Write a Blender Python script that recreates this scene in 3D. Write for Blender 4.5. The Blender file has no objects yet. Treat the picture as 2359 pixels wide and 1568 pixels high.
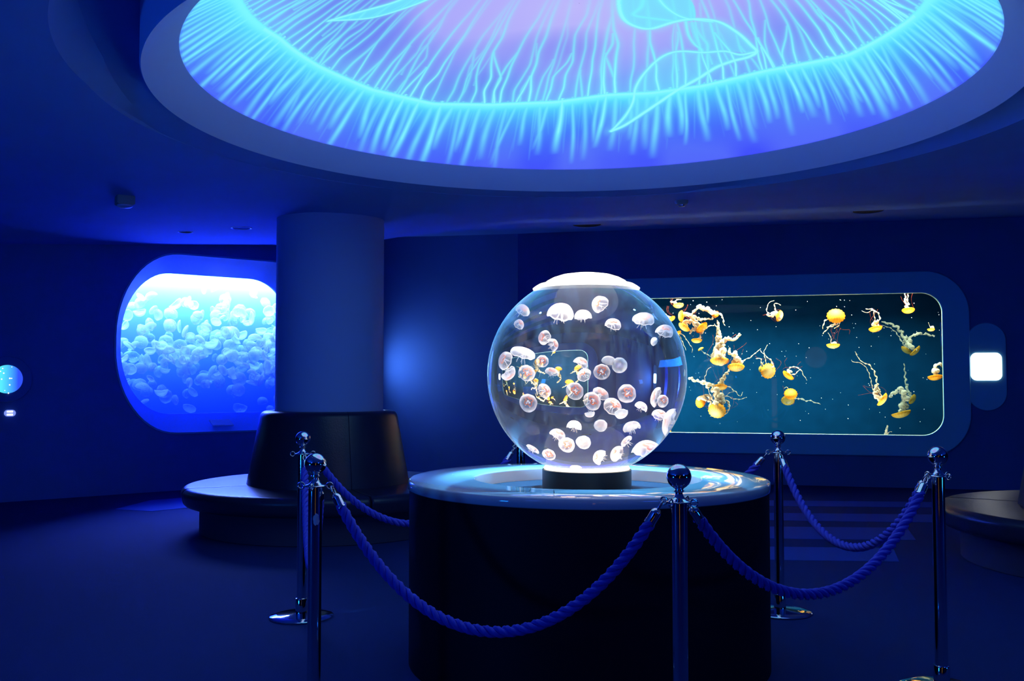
import bpy, bmesh, math, random
import numpy as np
from mathutils import Vector, Matrix

PI = math.pi
S = bpy.context.scene
COL = S.collection

# ------------------------------------------------------------------ camera
F_PX, CX, CY = 2230.0, 1179.5, 784.0
PITCH = math.atan(96.0 / F_PX)
CAMH = 1.3
cam_d = bpy.data.cameras.new('camera')
cam_d.sensor_fit = 'HORIZONTAL'
cam_d.sensor_width = 36.0
cam_d.lens = F_PX / 2359.0 * 36.0
cam_d.clip_start = 0.05
cam = bpy.data.objects.new('camera', cam_d)
cam.location = (0, 0, CAMH)
cam.rotation_euler = (PI / 2 + PITCH, 0, 0)
COL.objects.link(cam)
S.camera = cam

# ------------------------------------------------------------------ world, exposure
w = bpy.data.worlds.new('world')
w.use_nodes = True
w.node_tree.nodes['Background'].inputs[0].default_value = (0.0, 0.01, 0.08, 1)
w.node_tree.nodes['Background'].inputs[1].default_value = 0.02
S.world = w
S.view_settings.view_transform = 'Standard'
S.view_settings.look = 'None'
S.view_settings.gamma = 1.0
S.view_settings.use_curve_mapping = False
S.view_settings.exposure = 0.0
S.cycles.transparent_max_bounces = 32
S.cycles.max_bounces = 12
S.cycles.transmission_bounces = 12


def lamp(name, kind, loc, target, color, power, size=1.0, size_y=None, spread=None, radius=None, shape='RECTANGLE'):
    d = bpy.data.lights.new(name, kind)
    d.color = color
    d.energy = power
    if kind == 'AREA':
        d.shape = shape
        d.size = size
        if shape in ('RECTANGLE', 'ELLIPSE'):
            d.size_y = size_y or size
        if spread:
            d.spread = spread
    elif radius:
        d.shadow_soft_size = radius
    o = bpy.data.objects.new(name, d)
    o.location = loc
    v = Vector(target) - Vector(loc)
    o.rotation_euler = v.to_track_quat('-Z', 'Y').to_euler()
    COL.objects.link(o)
    return o


BLUE = (0.015, 0.10, 1.0)
# unseen blue fill lamps added behind the viewer to brighten ceiling and walls
lamp('blue_fill', 'AREA', (-4.0, -1.5, 2.5), (-1.5, 9.0, 1.6), BLUE, 8, 1.2, 0.6)
lamp('blue_fill', 'AREA', (4.2, -1.5, 2.5), (2.0, 10.0, 1.8), BLUE, 14, 1.2, 0.6)
lamp('blue_fill', 'AREA', (-5.6, 0.0, 0.5), (-4.2, 2.5, 2.9), (0.005, 0.18, 1.0), 62, 0.7, 0.6)
lamp('blue_fill', 'AREA', (6.6, 0.6, 0.5), (5.6, 3.0, 2.9), (0.01, 0.18, 1.0), 26, 0.7, 0.6)
# warm fill added behind the viewer to put orange on the chrome
lamp('warm_fill', 'POINT', (0.9, -3.4, 2.0), (0, 0, 0), (1.0, 0.5, 0.12), 2.0, radius=0.30)
lamp('warm_streak_fill', 'AREA', (0.3, -0.9, 0.75), (0.3, 3.0, 0.75), (1.0, 0.48, 0.08), 0.4, 0.14, 1.3)  # added warm strip, there only for the streaks on the poles


# ------------------------------------------------------------------ projection helpers (used to survey the photo)
def ray(px, py):
    u = (px - CX) / F_PX
    v = -(py - CY) / F_PX
    return Vector((u, math.cos(PITCH) - v * math.sin(PITCH), math.sin(PITCH) + v * math.cos(PITCH)))


CAM = Vector((0, 0, CAMH))


def at_z(px, py, z):
    d = ray(px, py)
    return CAM + d * ((z - CAMH) / d.z)


def at_y(px, py, Y):
    d = ray(px, py)
    return CAM + d * (Y / d.y)


def on_plane(px, py, P, n):
    d = ray(px, py)
    return CAM + d * ((Vector(P) - CAM).dot(n) / d.dot(n))


# ------------------------------------------------------------------ object helpers
def link(name, me, mat=None, parent=None, smooth=True, sharp=0.7):
    if mat is not None:
        me.materials.append(mat)
    if smooth:
        me.polygons.foreach_set('use_smooth', [True] * len(me.polygons))
        if sharp:
            me.set_sharp_from_angle(angle=sharp)
    o = bpy.data.objects.new(name, me)
    COL.objects.link(o)
    if parent is not None:
        o.parent = parent
    return o


def mesh(name, verts, faces, mat=None, parent=None, smooth=True, sharp=0.7):
    me = bpy.data.meshes.new(name)
    me.from_pydata([tuple(v) for v in verts], [], faces)
    me.update()
    return link(name, me, mat, parent, smooth, sharp)


def frombm(name, bm, mat=None, parent=None, smooth=True, sharp=0.7):
    me = bpy.data.meshes.new(name)
    bm.to_mesh(me)
    bm.free()
    return link(name, me, mat, parent, smooth, sharp)


def empty(name, loc, rz=0.0):
    o = bpy.data.objects.new(name, None)
    o.empty_display_size = 0.1
    o.location = loc
    o.rotation_euler = (0, 0, rz)
    COL.objects.link(o)
    return o


def tag(o, label, cat, group=None, kind=None):
    o['label'] = label
    if cat:
        o['category'] = cat
    if group:
        o['group'] = group
    if kind:
        o['kind'] = kind
    return o


def structure(o, label=None):
    o['kind'] = 'structure'
    if label:
        o['label'] = label
    return o


def dup(root, loc=None, rot=None):
    r = root.copy()
    COL.objects.link(r)
    if loc is not None:
        r.location = loc
    if rot is not None:
        r.rotation_euler = rot
    for ch in list(root.children):
        c = ch.copy()
        COL.objects.link(c)
        c.parent = r
        for g in list(ch.children):
            d = g.copy()
            COL.objects.link(d)
            d.parent = c
    return r


class MB:
    """collects shapes for ONE mesh"""
    def __init__(self):
        self.v = []
        self.f = []

    def add(self, vs, fs):
        b = len(self.v)
        self.v += [tuple(x) for x in vs]
        self.f += [tuple(i + b for i in f) for f in fs]

    def lathe(self, prof, n=48, c=(0, 0, 0), cap0=True, cap1=True, a0=0.0):
        vs = []
        for r, z in prof:
            for k in range(n):
                a = a0 + 2 * PI * k / n
                vs.append((c[0] + r * math.cos(a), c[1] + r * math.sin(a), c[2] + z))
        fs = []
        m = len(prof)
        for i in range(m - 1):
            for k in range(n):
                k2 = (k + 1) % n
                fs.append((i * n + k, i * n + k2, (i + 1) * n + k2, (i + 1) * n + k))
        if cap0 and prof[0][0] > 1e-4:
            fs.append(tuple(range(n))[::-1])
        if cap1 and prof[-1][0] > 1e-4:
            fs.append(tuple((m - 1) * n + k for k in range(n)))
        self.add(vs, fs)
        return self

    def tube(self, pts, rad, n=10, caps=True, lobes=0, lobe_amp=0.0, lobe_tw=0.0):
        pts = [Vector(p) for p in pts]
        m = len(pts)
        if not hasattr(rad, '__len__'):
            rad = [rad] * m
        T = []
        for i in range(m):
            a = pts[max(0, i - 1)]
            b = pts[min(m - 1, i + 1)]
            t = (b - a)
            T.append(t.normalized() if t.length > 1e-9 else Vector((0, 0, 1)))
        up = Vector((0, 0, 1)) if abs(T[0].z) < 0.9 else Vector((1, 0, 0))
        N = (up - T[0] * up.dot(T[0])).normalized()
        vs = []
        s = 0.0
        for i in range(m):
            if i:
                N = (N - T[i] * N.dot(T[i]))
                N = N.normalized() if N.length > 1e-6 else T[i].orthogonal().normalized()
                s += (pts[i] - pts[i - 1]).length
            B = T[i].cross(N)
            for k in range(n):
                a = 2 * PI * k / n
                rr = rad[i]
                if lobes:
                    rr *= 1 + lobe_amp * math.cos(lobes * a + lobe_tw * s)
                vs.append(pts[i] + (N * math.cos(a) + B * math.sin(a)) * rr)
        fs = []
        for i in range(m - 1):
            for k in range(n):
                k2 = (k + 1) % n
                fs.append((i * n + k, i * n + k2, (i + 1) * n + k2, (i + 1) * n + k))
        if caps:
            fs.append(tuple(range(n))[::-1])
            fs.append(tuple((m - 1) * n + k for k in range(n)))
        self.add(vs, fs)
        return self

    def box(self, x0, x1, y0, y1, z0, z1):
        vs = [(x, y, z) for z in (z0, z1) for y in (y0, y1) for x in (x0, x1)]
        self.add(vs, [(0, 2, 3, 1), (4, 5, 7, 6), (0, 1, 5, 4), (2, 6, 7, 3), (0, 4, 6, 2), (1, 3, 7, 5)])
        return self

    def build(self, name, mat, parent=None, smooth=True, sharp=0.7):
        return mesh(name, self.v, self.f, mat, parent, smooth, sharp)


def catmull(pts, n=6, closed=False):
    P = [np.array(p, float) for p in pts]
    out = []
    m = len(P)
    rng = range(m if closed else m - 1)
    for i in rng:
        if closed:
            p0, p1, p2, p3 = P[(i - 1) % m], P[i], P[(i + 1) % m], P[(i + 2) % m]
        else:
            p0, p1, p2, p3 = P[max(0, i - 1)], P[i], P[i + 1], P[min(m - 1, i + 2)]
        for k in range(n):
            t = k / n
            out.append(0.5 * ((2 * p1) + (-p0 + p2) * t + (2 * p0 - 5 * p1 + 4 * p2 - p3) * t * t + (-p0 + 3 * p1 - 3 * p2 + p3) * t ** 3))
    if not closed:
        out.append(P[-1])
    return out


# ------------------------------------------------------------------ materials
def newmat(name):
    m = bpy.data.materials.new(name)
    m.use_nodes = True
    nt = m.node_tree
    for n in list(nt.nodes):
        nt.nodes.remove(n)
    out = nt.nodes.new('ShaderNodeOutputMaterial')
    return m, nt, out


def principled(name, col, rough=0.5, metal=0.0, spec=0.5, noise=None, bump=None, coat=0.0, trans=0.0, ior=None):
    m, nt, out = newmat(name)
    b = nt.nodes.new('ShaderNodeBsdfPrincipled')
    nt.links.new(b.outputs[0], out.inputs[0])
    b.inputs['Base Color'].default_value = (*col, 1)
    b.inputs['Roughness'].default_value = rough
    b.inputs['Metallic'].default_value = metal
    b.inputs['Specular IOR Level'].default_value = spec
    b.inputs['Coat Weight'].default_value = coat
    b.inputs['Transmission Weight'].default_value = trans
    if ior:
        b.inputs['IOR'].default_value = ior
    tc = nt.nodes.new('ShaderNodeTexCoord')
    if noise:
        sc, amt = noise
        nz = nt.nodes.new('ShaderNodeTexNoise')
        nz.inputs['Scale'].default_value = sc
        nz.inputs['Detail'].default_value = 4
        nt.links.new(tc.outputs['Object'], nz.inputs['Vector'])
        mx = nt.nodes.new('ShaderNodeMix')
        mx.data_type = 'RGBA'
        mx.inputs[6].default_value = (*[c * (1 - amt) for c in col], 1)
        mx.inputs[7].default_value = (*[min(1, c * (1 + amt)) for c in col], 1)
        nt.links.new(nz.outputs[0], mx.inputs[0])
        nt.links.new(mx.outputs[2], b.inputs['Base Color'])
    if bump:
        sc, st = bump
        nz = nt.nodes.new('ShaderNodeTexNoise')
        nz.inputs['Scale'].default_value = sc
        nz.inputs['Detail'].default_value = 3
        nt.links.new(tc.outputs['Object'], nz.inputs['Vector'])
        bp = nt.nodes.new('ShaderNodeBump')
        bp.inputs['Strength'].default_value = st
        bp.inputs['Distance'].default_value = 0.01
        nt.links.new(nz.outputs[0], bp.inputs['Height'])
        nt.links.new(bp.outputs[0], b.inputs['Normal'])
    return m


def emission(name, col, strength):
    m, nt, out = newmat(name)
    e = nt.nodes.new('ShaderNodeEmission')
    e.inputs[0].default_value = (*col, 1)
    e.inputs[1].default_value = strength
    nt.links.new(e.outputs[0], out.inputs[0])
    return m


def pane_mat(name, tint=(1, 1, 1), refl=0.05):
    m, nt, out = newmat(name)
    t = nt.nodes.new('ShaderNodeBsdfTransparent')
    t.inputs[0].default_value = (*tint, 1)
    g = nt.nodes.new('ShaderNodeBsdfGlossy')
    g.inputs['Roughness'].default_value = 0.02
    fr = nt.nodes.new('ShaderNodeFresnel')
    fr.inputs[0].default_value = 1.35
    mx = nt.nodes.new('ShaderNodeMixShader')
    nt.links.new(fr.outputs[0], mx.inputs[0])
    nt.links.new(t.outputs[0], mx.inputs[1])
    nt.links.new(g.outputs[0], mx.inputs[2])
    nt.links.new(mx.outputs[0], out.inputs[0])
    return m


def water_mat(name, absorb_col, density):
    m, nt, out = newmat(name)
    t = nt.nodes.new('ShaderNodeBsdfTransparent')
    nt.links.new(t.outputs[0], out.inputs[0])
    v = nt.nodes.new('ShaderNodeVolumeAbsorption')
    v.inputs[0].default_value = (*absorb_col, 1)
    v.inputs[1].default_value = density
    nt.links.new(v.outputs[0], out.inputs[1])
    return m


def jelly_mat(name, col, alpha_c=0.45, alpha_e=0.95, transl=0.5, attr=False):
    """soft translucent flesh, denser towards the rim of the silhouette"""
    m, nt, out = newmat(name)
    d = nt.nodes.new('ShaderNodeBsdfDiffuse')
    d.inputs[0].default_value = (*col, 1)
    tl = nt.nodes.new('ShaderNodeBsdfTranslucent')
    tl.inputs[0].default_value = (*col, 1)
    mx = nt.nodes.new('ShaderNodeMixShader')
    mx.inputs[0].default_value = transl
    nt.links.new(d.outputs[0], mx.inputs[1])
    nt.links.new(tl.outputs[0], mx.inputs[2])
    tr = nt.nodes.new('ShaderNodeBsdfTransparent')
    lw = nt.nodes.new('ShaderNodeLayerWeight')
    lw.inputs[0].default_value = 0.5
    mr = nt.nodes.new('ShaderNodeMapRange')
    mr.inputs[3].default_value = alpha_c
    mr.inputs[4].default_value = alpha_e
    nt.links.new(lw.outputs['Facing'], mr.inputs[0])
    mx2 = nt.nodes.new('ShaderNodeMixShader')
    nt.links.new(mr.outputs[0], mx2.inputs[0])
    nt.links.new(tr.outputs[0], mx2.inputs[1])
    nt.links.new(mx.outputs[0], mx2.inputs[2])
    nt.links.new(mx2.outputs[0], out.inputs[0])
    if attr:
        a = nt.nodes.new('ShaderNodeAttribute')
        a.attribute_name = 'tone'
        nt.links.new(a.outputs['Color'], d.inputs[0])
        nt.links.new(a.outputs['Color'], tl.inputs[0])
    return m


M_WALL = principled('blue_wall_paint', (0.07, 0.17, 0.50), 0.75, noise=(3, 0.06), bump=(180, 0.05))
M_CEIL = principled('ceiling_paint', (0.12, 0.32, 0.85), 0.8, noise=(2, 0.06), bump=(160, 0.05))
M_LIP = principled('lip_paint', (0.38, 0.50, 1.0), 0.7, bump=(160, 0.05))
M_COLUMN = principled('column_paint', (0.26, 0.40, 0.82), 0.7, bump=(160, 0.05))
M_FRAME = principled('window_frame_paint', (0.20, 0.72, 1.0), 0.6, bump=(150, 0.04))
M_WHITE = principled('white_solid_surface', (0.72, 0.72, 0.74), 0.06, coat=0.6)
M_PED = principled('pedestal_side', (0.007, 0.004, 0.014), 0.6, spec=0.2)
M_BLACK = principled('black_plastic', (0.006, 0.006, 0.008), 0.4)
M_LEATHER = principled('dark_leather', (0.020, 0.024, 0.06), 0.33, bump=(90, 0.12), noise=(6, 0.15))
M_PLINTH = principled('bench_plinth', (0.03, 0.035, 0.09), 0.7)
M_CHROME = principled('chrome', (0.78, 0.78, 0.80), 0.06, metal=1.0)
M_ROPE = principled('blue_rope', (0.05, 0.07, 0.72), 0.75, bump=(600, 0.3))
M_GREY = principled('grey_plastic', (0.20, 0.30, 0.38), 0.5)
M_PLATE = principled('sign_plate', (0.9, 0.95, 1.0), 0.35)
M_DARK = principled('dark_recess', (0.01, 0.012, 0.03), 0.8)
M_PANE = pane_mat('window_glass')
M_STICKER = principled('torn_paper', (0.8, 0.82, 0.85), 0.8)


# floor: dark blue carpet with paler inlaid strips
def floor_material():
    m, nt, out = newmat('blue_carpet')
    b = nt.nodes.new('ShaderNodeBsdfPrincipled')
    nt.links.new(b.outputs[0], out.inputs[0])
    b.inputs['Roughness'].default_value = 0.9
    b.inputs['Specular IOR Level'].default_value = 0.15
    tc = nt.nodes.new('ShaderNodeTexCoord')
    a = nt.nodes.new('ShaderNodeAttribute')
    a.attribute_name = 'strip'
    nz = nt.nodes.new('ShaderNodeTexNoise')
    nz.inputs['Scale'].default_value = 260
    nt.links.new(tc.outputs['Object'], nz.inputs['Vector'])
    mx = nt.nodes.new('ShaderNodeMix'); mx.data_type = 'RGBA'
    mx.inputs[6].default_value = (0.009, 0.028, 0.145, 1)
    mx.inputs[7].default_value = (0.016, 0.044, 0.205, 1)
    nt.links.new(nz.outputs[0], mx.inputs[0])
    nt.links.new(mx.outputs[2], b.inputs['Base Color'])
    bp = nt.nodes.new('ShaderNodeBump')
    bp.inputs['Strength'].default_value = 0.5
    bp.inputs['Distance'].default_value = 0.004
    nt.links.new(nz.outputs[0], bp.inputs['Height'])
    nt.links.new(bp.outputs[0], b.inputs['Normal'])
    return m


M_FLOOR = floor_material()
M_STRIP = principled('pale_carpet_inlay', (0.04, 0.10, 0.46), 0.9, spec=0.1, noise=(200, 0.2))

# ------------------------------------------------------------------ room shell
RC = Vector((0.36, 5.1))           # centre of the ceiling dome
HOLE_R, LIP_R, DOME_R = 2.47, 2.19, 2.02
Z_C = 2.75                         # ceiling level around the dome
Z_D = 2.875                        # springing of the dome

# wall line: x, y, ceiling height at that point, slope power
LW0 = Vector((-5.54, 10.54)); LWD = Vector((0.7925, 0.6100))
RW0 = Vector((3.28, 12.38)); RWD = Vector((0.970, -0.2425))
LWE = LW0 + LWD * 4.15
LWS = LW0 - LWD * 0.6
RWS = RW0 - RWD * 3.3
RWE = RW0 + RWD * 3.2
WALL = [
    (LWS.x, LWS.y, 2.76, 1.8), (LWE.x, LWE.y, 3.15, 1.8),
    (-1.95, 14.30, 3.45, 1.6), (-1.1, 14.0, 3.42, 1.3), (RWS.x, RWS.y, 3.33, 1.0),
    (RWE.x, RWE.y, 3.30, 1.0), (7.9, 10.6, 3.2, 1.0), (9.0, 8.6, 3.1, 1.0), (9.4, 5.5, 3.0, 1.0),
    (8.6, 1.5, 2.9, 1), (6.5, -2.0, 2.9, 1), (3.0, -4.4, 2.9, 1), (-1.0, -4.8, 2.9, 1), (-4.6, -3.4, 2.9, 1),
    (-7.2, 0.0, 2.8, 1.4), (-8.0, 4.0, 2.76, 1.6), (-7.4, 7.6, 2.76, 1.8)]


def ceil_params(phi):
    d = Vector((math.cos(phi), math.sin(phi)))
    m = len(WALL)
    best = None
    for i in range(m):
        a = Vector(WALL[i][:2]) - RC
        b = Vector(WALL[(i + 1) % m][:2]) - RC
        e = b - a
        den = d.x * e.y - d.y * e.x
        if abs(den) < 1e-9:
            continue
        t = (a.x * e.y - a.y * e.x) / den
        s = (a.x * d.y - a.y * d.x) / den
        if t > 0 and -1e-6 <= s <= 1 + 1e-6:
            if best is None or t < best[0]:
                z = WALL[i][2] * (1 - s) + WALL[(i + 1) % m][2] * s
                p = WALL[i][3] * (1 - s) + WALL[(i + 1) % m][3] * s
                best = (t, z, p)
    return best


def hole_r(phi):
    a = math.degrees(phi) % 360
    return HOLE_R + 0.16 * max(0.0, 1 - abs(a - 225) / 35.0)


def groove(phi):
    """how far the recess beside the dome lip is sunk into the ceiling"""
    a = math.degrees(phi) % 360
    left = min(1.0, max(0.0, (a - 166) / 46.0))
    right = 0.0
    aa = a if a < 180 else a - 360
    right = min(1.0, max(0.0, (72 - aa) / 60.0)) if -60 < aa < 90 else 0.0
    s = max(left if a < 300 else 0.0, right)
    s = s * s * (3 - 2 * s)
    return 0.004 + 0.27 * s


def ceil_z(x, y):
    v = Vector((x, y)) - RC
    r = v.length
    phi = math.atan2(v.y, v.x)
    R, zw, p = ceil_params(phi)
    h = hole_r(phi)
    t = min(1.0, max(0.0, (r - h) / (R - h)))
    return Z_C + (zw - Z_C) * t ** p


def build_ceiling():
    phis = [2 * PI * k / 360 for k in range(360)]
    for wpt in WALL:
        v = Vector(wpt[:2]) - RC
        phis.append(math.atan2(v.y, v.x) % (2 * PI))
    phis = sorted(set(round(p, 6) for p in phis))
    n = len(phis)
    T = [0, .02, .06, .12, .2, .3, .4, .5, .6, .7, .8, .9, 0.96, 1.0]
    vs = []
    for phi in phis:
        R, zw, p = ceil_params(phi)
        h = hole_r(phi)
        for t in T:
            r = h + (R - h) * t
            vs.append((RC.x + r * math.cos(phi), RC.y + r * math.sin(phi), Z_C + (zw - Z_C) * t ** p))
    m = len(T)
    fs = []
    for i in range(n):
        j = (i + 1) % n
        for k in range(m - 1):
            fs.append((i * m + k, i * m + k + 1, j * m + k + 1, j * m + k))
    # groove wall and groove top (same painted shell)
    b = len(vs)
    for phi in phis:
        g = groove(phi)
        h = hole_r(phi)
        for r, z in ((h, Z_C), (h - 0.005, Z_C + min(0.02, g)), (h - 0.05 - 0.1 * g, Z_C + g), (h - 0.10 - 0.1 * g, Z_C + g + 0.002), (LIP_R - 0.02, Z_C + g + 0.01)):
            vs.append((RC.x + r * math.cos(phi), RC.y + r * math.sin(phi), z))
    for i in range(n):
        j = (i + 1) % n
        for k in range(4):
            fs.append((b + i * 5 + k, b + i * 5 + k + 1, b + j * 5 + k + 1, b + j * 5 + k))
    structure(mesh('ceiling', vs, fs, M_CEIL, sharp=0.5))


build_ceiling()

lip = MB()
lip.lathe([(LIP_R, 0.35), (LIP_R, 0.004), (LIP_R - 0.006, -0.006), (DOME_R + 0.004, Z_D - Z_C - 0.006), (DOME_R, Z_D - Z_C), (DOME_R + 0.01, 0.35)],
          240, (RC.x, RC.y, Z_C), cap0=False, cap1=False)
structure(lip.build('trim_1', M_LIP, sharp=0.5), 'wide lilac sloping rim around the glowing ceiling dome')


# floor
def build_floor():
    n = len(WALL)
    vs = [(a[0], a[1], 0) for a in WALL]
    structure(mesh('floor', vs, [tuple(range(n))[::-1]], M_FLOOR, smooth=False))


build_floor()


def wall_strip(name, pts, z0=-0.02, mat=None):
    vs, fs = [], []
    for x, y, z in pts:
        vs += [(x, y, z0), (x, y, z)]
    for i in range(len(pts) - 1):
        fs.append((2 * i, 2 * i + 2, 2 * i + 3, 2 * i + 1))
    return structure(mesh(name, vs, fs, mat or M_WALL, sharp=0.9))


def rr_outline(u0, u1, z0, z1, cor, n=14):
    """rounded outline, counter-clockwise from the bottom left; cor = (rx,ry) for BL, BR, TR, TL"""
    out = []
    C = [(u0 + cor[0][0], z0 + cor[0][1], cor[0], PI), (u1 - cor[1][0], z0 + cor[1][1], cor[1], 1.5 * PI),
         (u1 - cor[2][0], z1 - cor[2][1], cor[2], 0), (u0 + cor[3][0], z1 - cor[3][1], cor[3], PI / 2)]
    for cx, cz, (rx, ry), a in C:
        for k in range(n + 1):
            t = a + PI / 2 * k / n
            out.append((cx + rx * math.cos(t), cz + ry * math.sin(t)))
    return out


def filled(bm, loops):
    """loops of 3-D points (outer, hole...) -> filled planar face set"""
    es = []
    for L in loops:
        vv = [bm.verts.new(p) for p in L]
        for i in range(len(vv)):
            es.append(bm.edges.new((vv[i], vv[(i + 1) % len(vv)])))
    bmesh.ops.triangle_fill(bm, use_beauty=True, use_dissolve=False, edges=es)


def frame_pt(O, D, u, z, off):
    """point on a wall plane: along u, height z, pushed off into the wall"""
    nx, ny = -D.y, D.x
    return Vector((O.x + D.x * u + nx * off, O.y + D.y * u + ny * off, z))


def bridge(mb, loops):
    n = len(loops[0])
    vs = [p for L in loops for p in L]
    fs = []
    for i in range(len(loops) - 1):
        for k in range(n):
            k2 = (k + 1) % n
            fs.append((i * n + k, i * n + k2, (i + 1) * n + k2, (i + 1) * n + k))
    mb.add(vs, fs)


# ---- left wall with its big window
LG = (1.353, 3.49, 0.905, 2.665)
LO = (1.175, 3.68, 0.695, 2.845)
cLO = [(0.72, 1.0), (0.36, 0.48), (0.6, 0.68), (0.72, 1.0)]
cLG = [(0.60, 0.82), (0.22, 0.30), (0.5, 0.50), (0.60, 0.82)]
oLO = rr_outline(*LO, cLO)
oLG = rr_outline(*LG, cLG)
L_DEPTH = 0.45
bm = bmesh.new()
ul = 4.15
outer = [frame_pt(LW0, LWD, u, z, 0) for u, z in ((-0.6, -0.02), (ul, -0.02), (ul, 3.15), (-0.6, 2.76))]
filled(bm, [outer, [frame_pt(LW0, LWD, u, z, 0) for u, z in oLO]])
structure(frombm('wall_left', bm, M_WALL, smooth=False))

# ---- right wall with the long window
GU0, GU1, GZ0, GZ1 = -2.40, 2.07, 0.645, 2.405
RO = (GU0 - 0.28, GU1 + 0.30, 0.39, 2.668)
oRO = rr_outline(*RO, [(0.52, 0.52)] * 4)
oRG = rr_outline(GU0, GU1, GZ0, GZ1, [(0.25, 0.25)] * 4)
oRH = rr_outline(GU0 - 0.12, GU1 + 0.12, GZ0 - 0.12, GZ1 + 0.12, [(0.3, 0.3)] * 4)
bm = bmesh.new()
u0, u1 = -3.3, 3.2
filled(bm, [[frame_pt(RW0, RWD, u, z, 0) for u, z in ((u0, -0.02), (u1, -0.02), (u1, 3.30), (u0, 3.33))],
            [frame_pt(RW0, RWD, u, z, 0) for u, z in oRH]])
structure(frombm('wall_right', bm, M_WALL, smooth=False))
wall_strip('wall_back', [WALL[1][:3], WALL[2][:3], WALL[3][:3], WALL[4][:3]])
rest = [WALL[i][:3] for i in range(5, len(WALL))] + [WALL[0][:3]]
wall_strip('wall_front', rest, mat=principled('wall_darkened_for_chrome', (0.008, 0.016, 0.05), 0.8))  # unseen rear walls, darkened so the chrome poles reflect less blue


# ------------------------------------------------------------------ ceiling dome screen with the giant jellyfish picture
def srgb(c):
    c = np.asarray(c, float) / 255.0
    return np.where(c <= 0.04045, c / 12.92, ((c + 0.055) / 1.055) ** 2.4)


def dome_z(r):
    return Z_D + 0.45 * (1 - (r / DOME_R) ** 2)


def on_dome(px, py):
    """surveyed photo point -> plan position on the dome, relative to its centre"""
    d = ray(px, py)
    t = 1.6 / d.z
    for _ in range(40):
        P = CAM + d * t
        r = min(2.3, math.hypot(P.x - RC.x, P.y - RC.y))
        t = 0.5 * t + 0.5 * ((dome_z(r) - CAMH) / d.z)
    return np.array([P.x - RC.x, P.y - RC.y])


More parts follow.
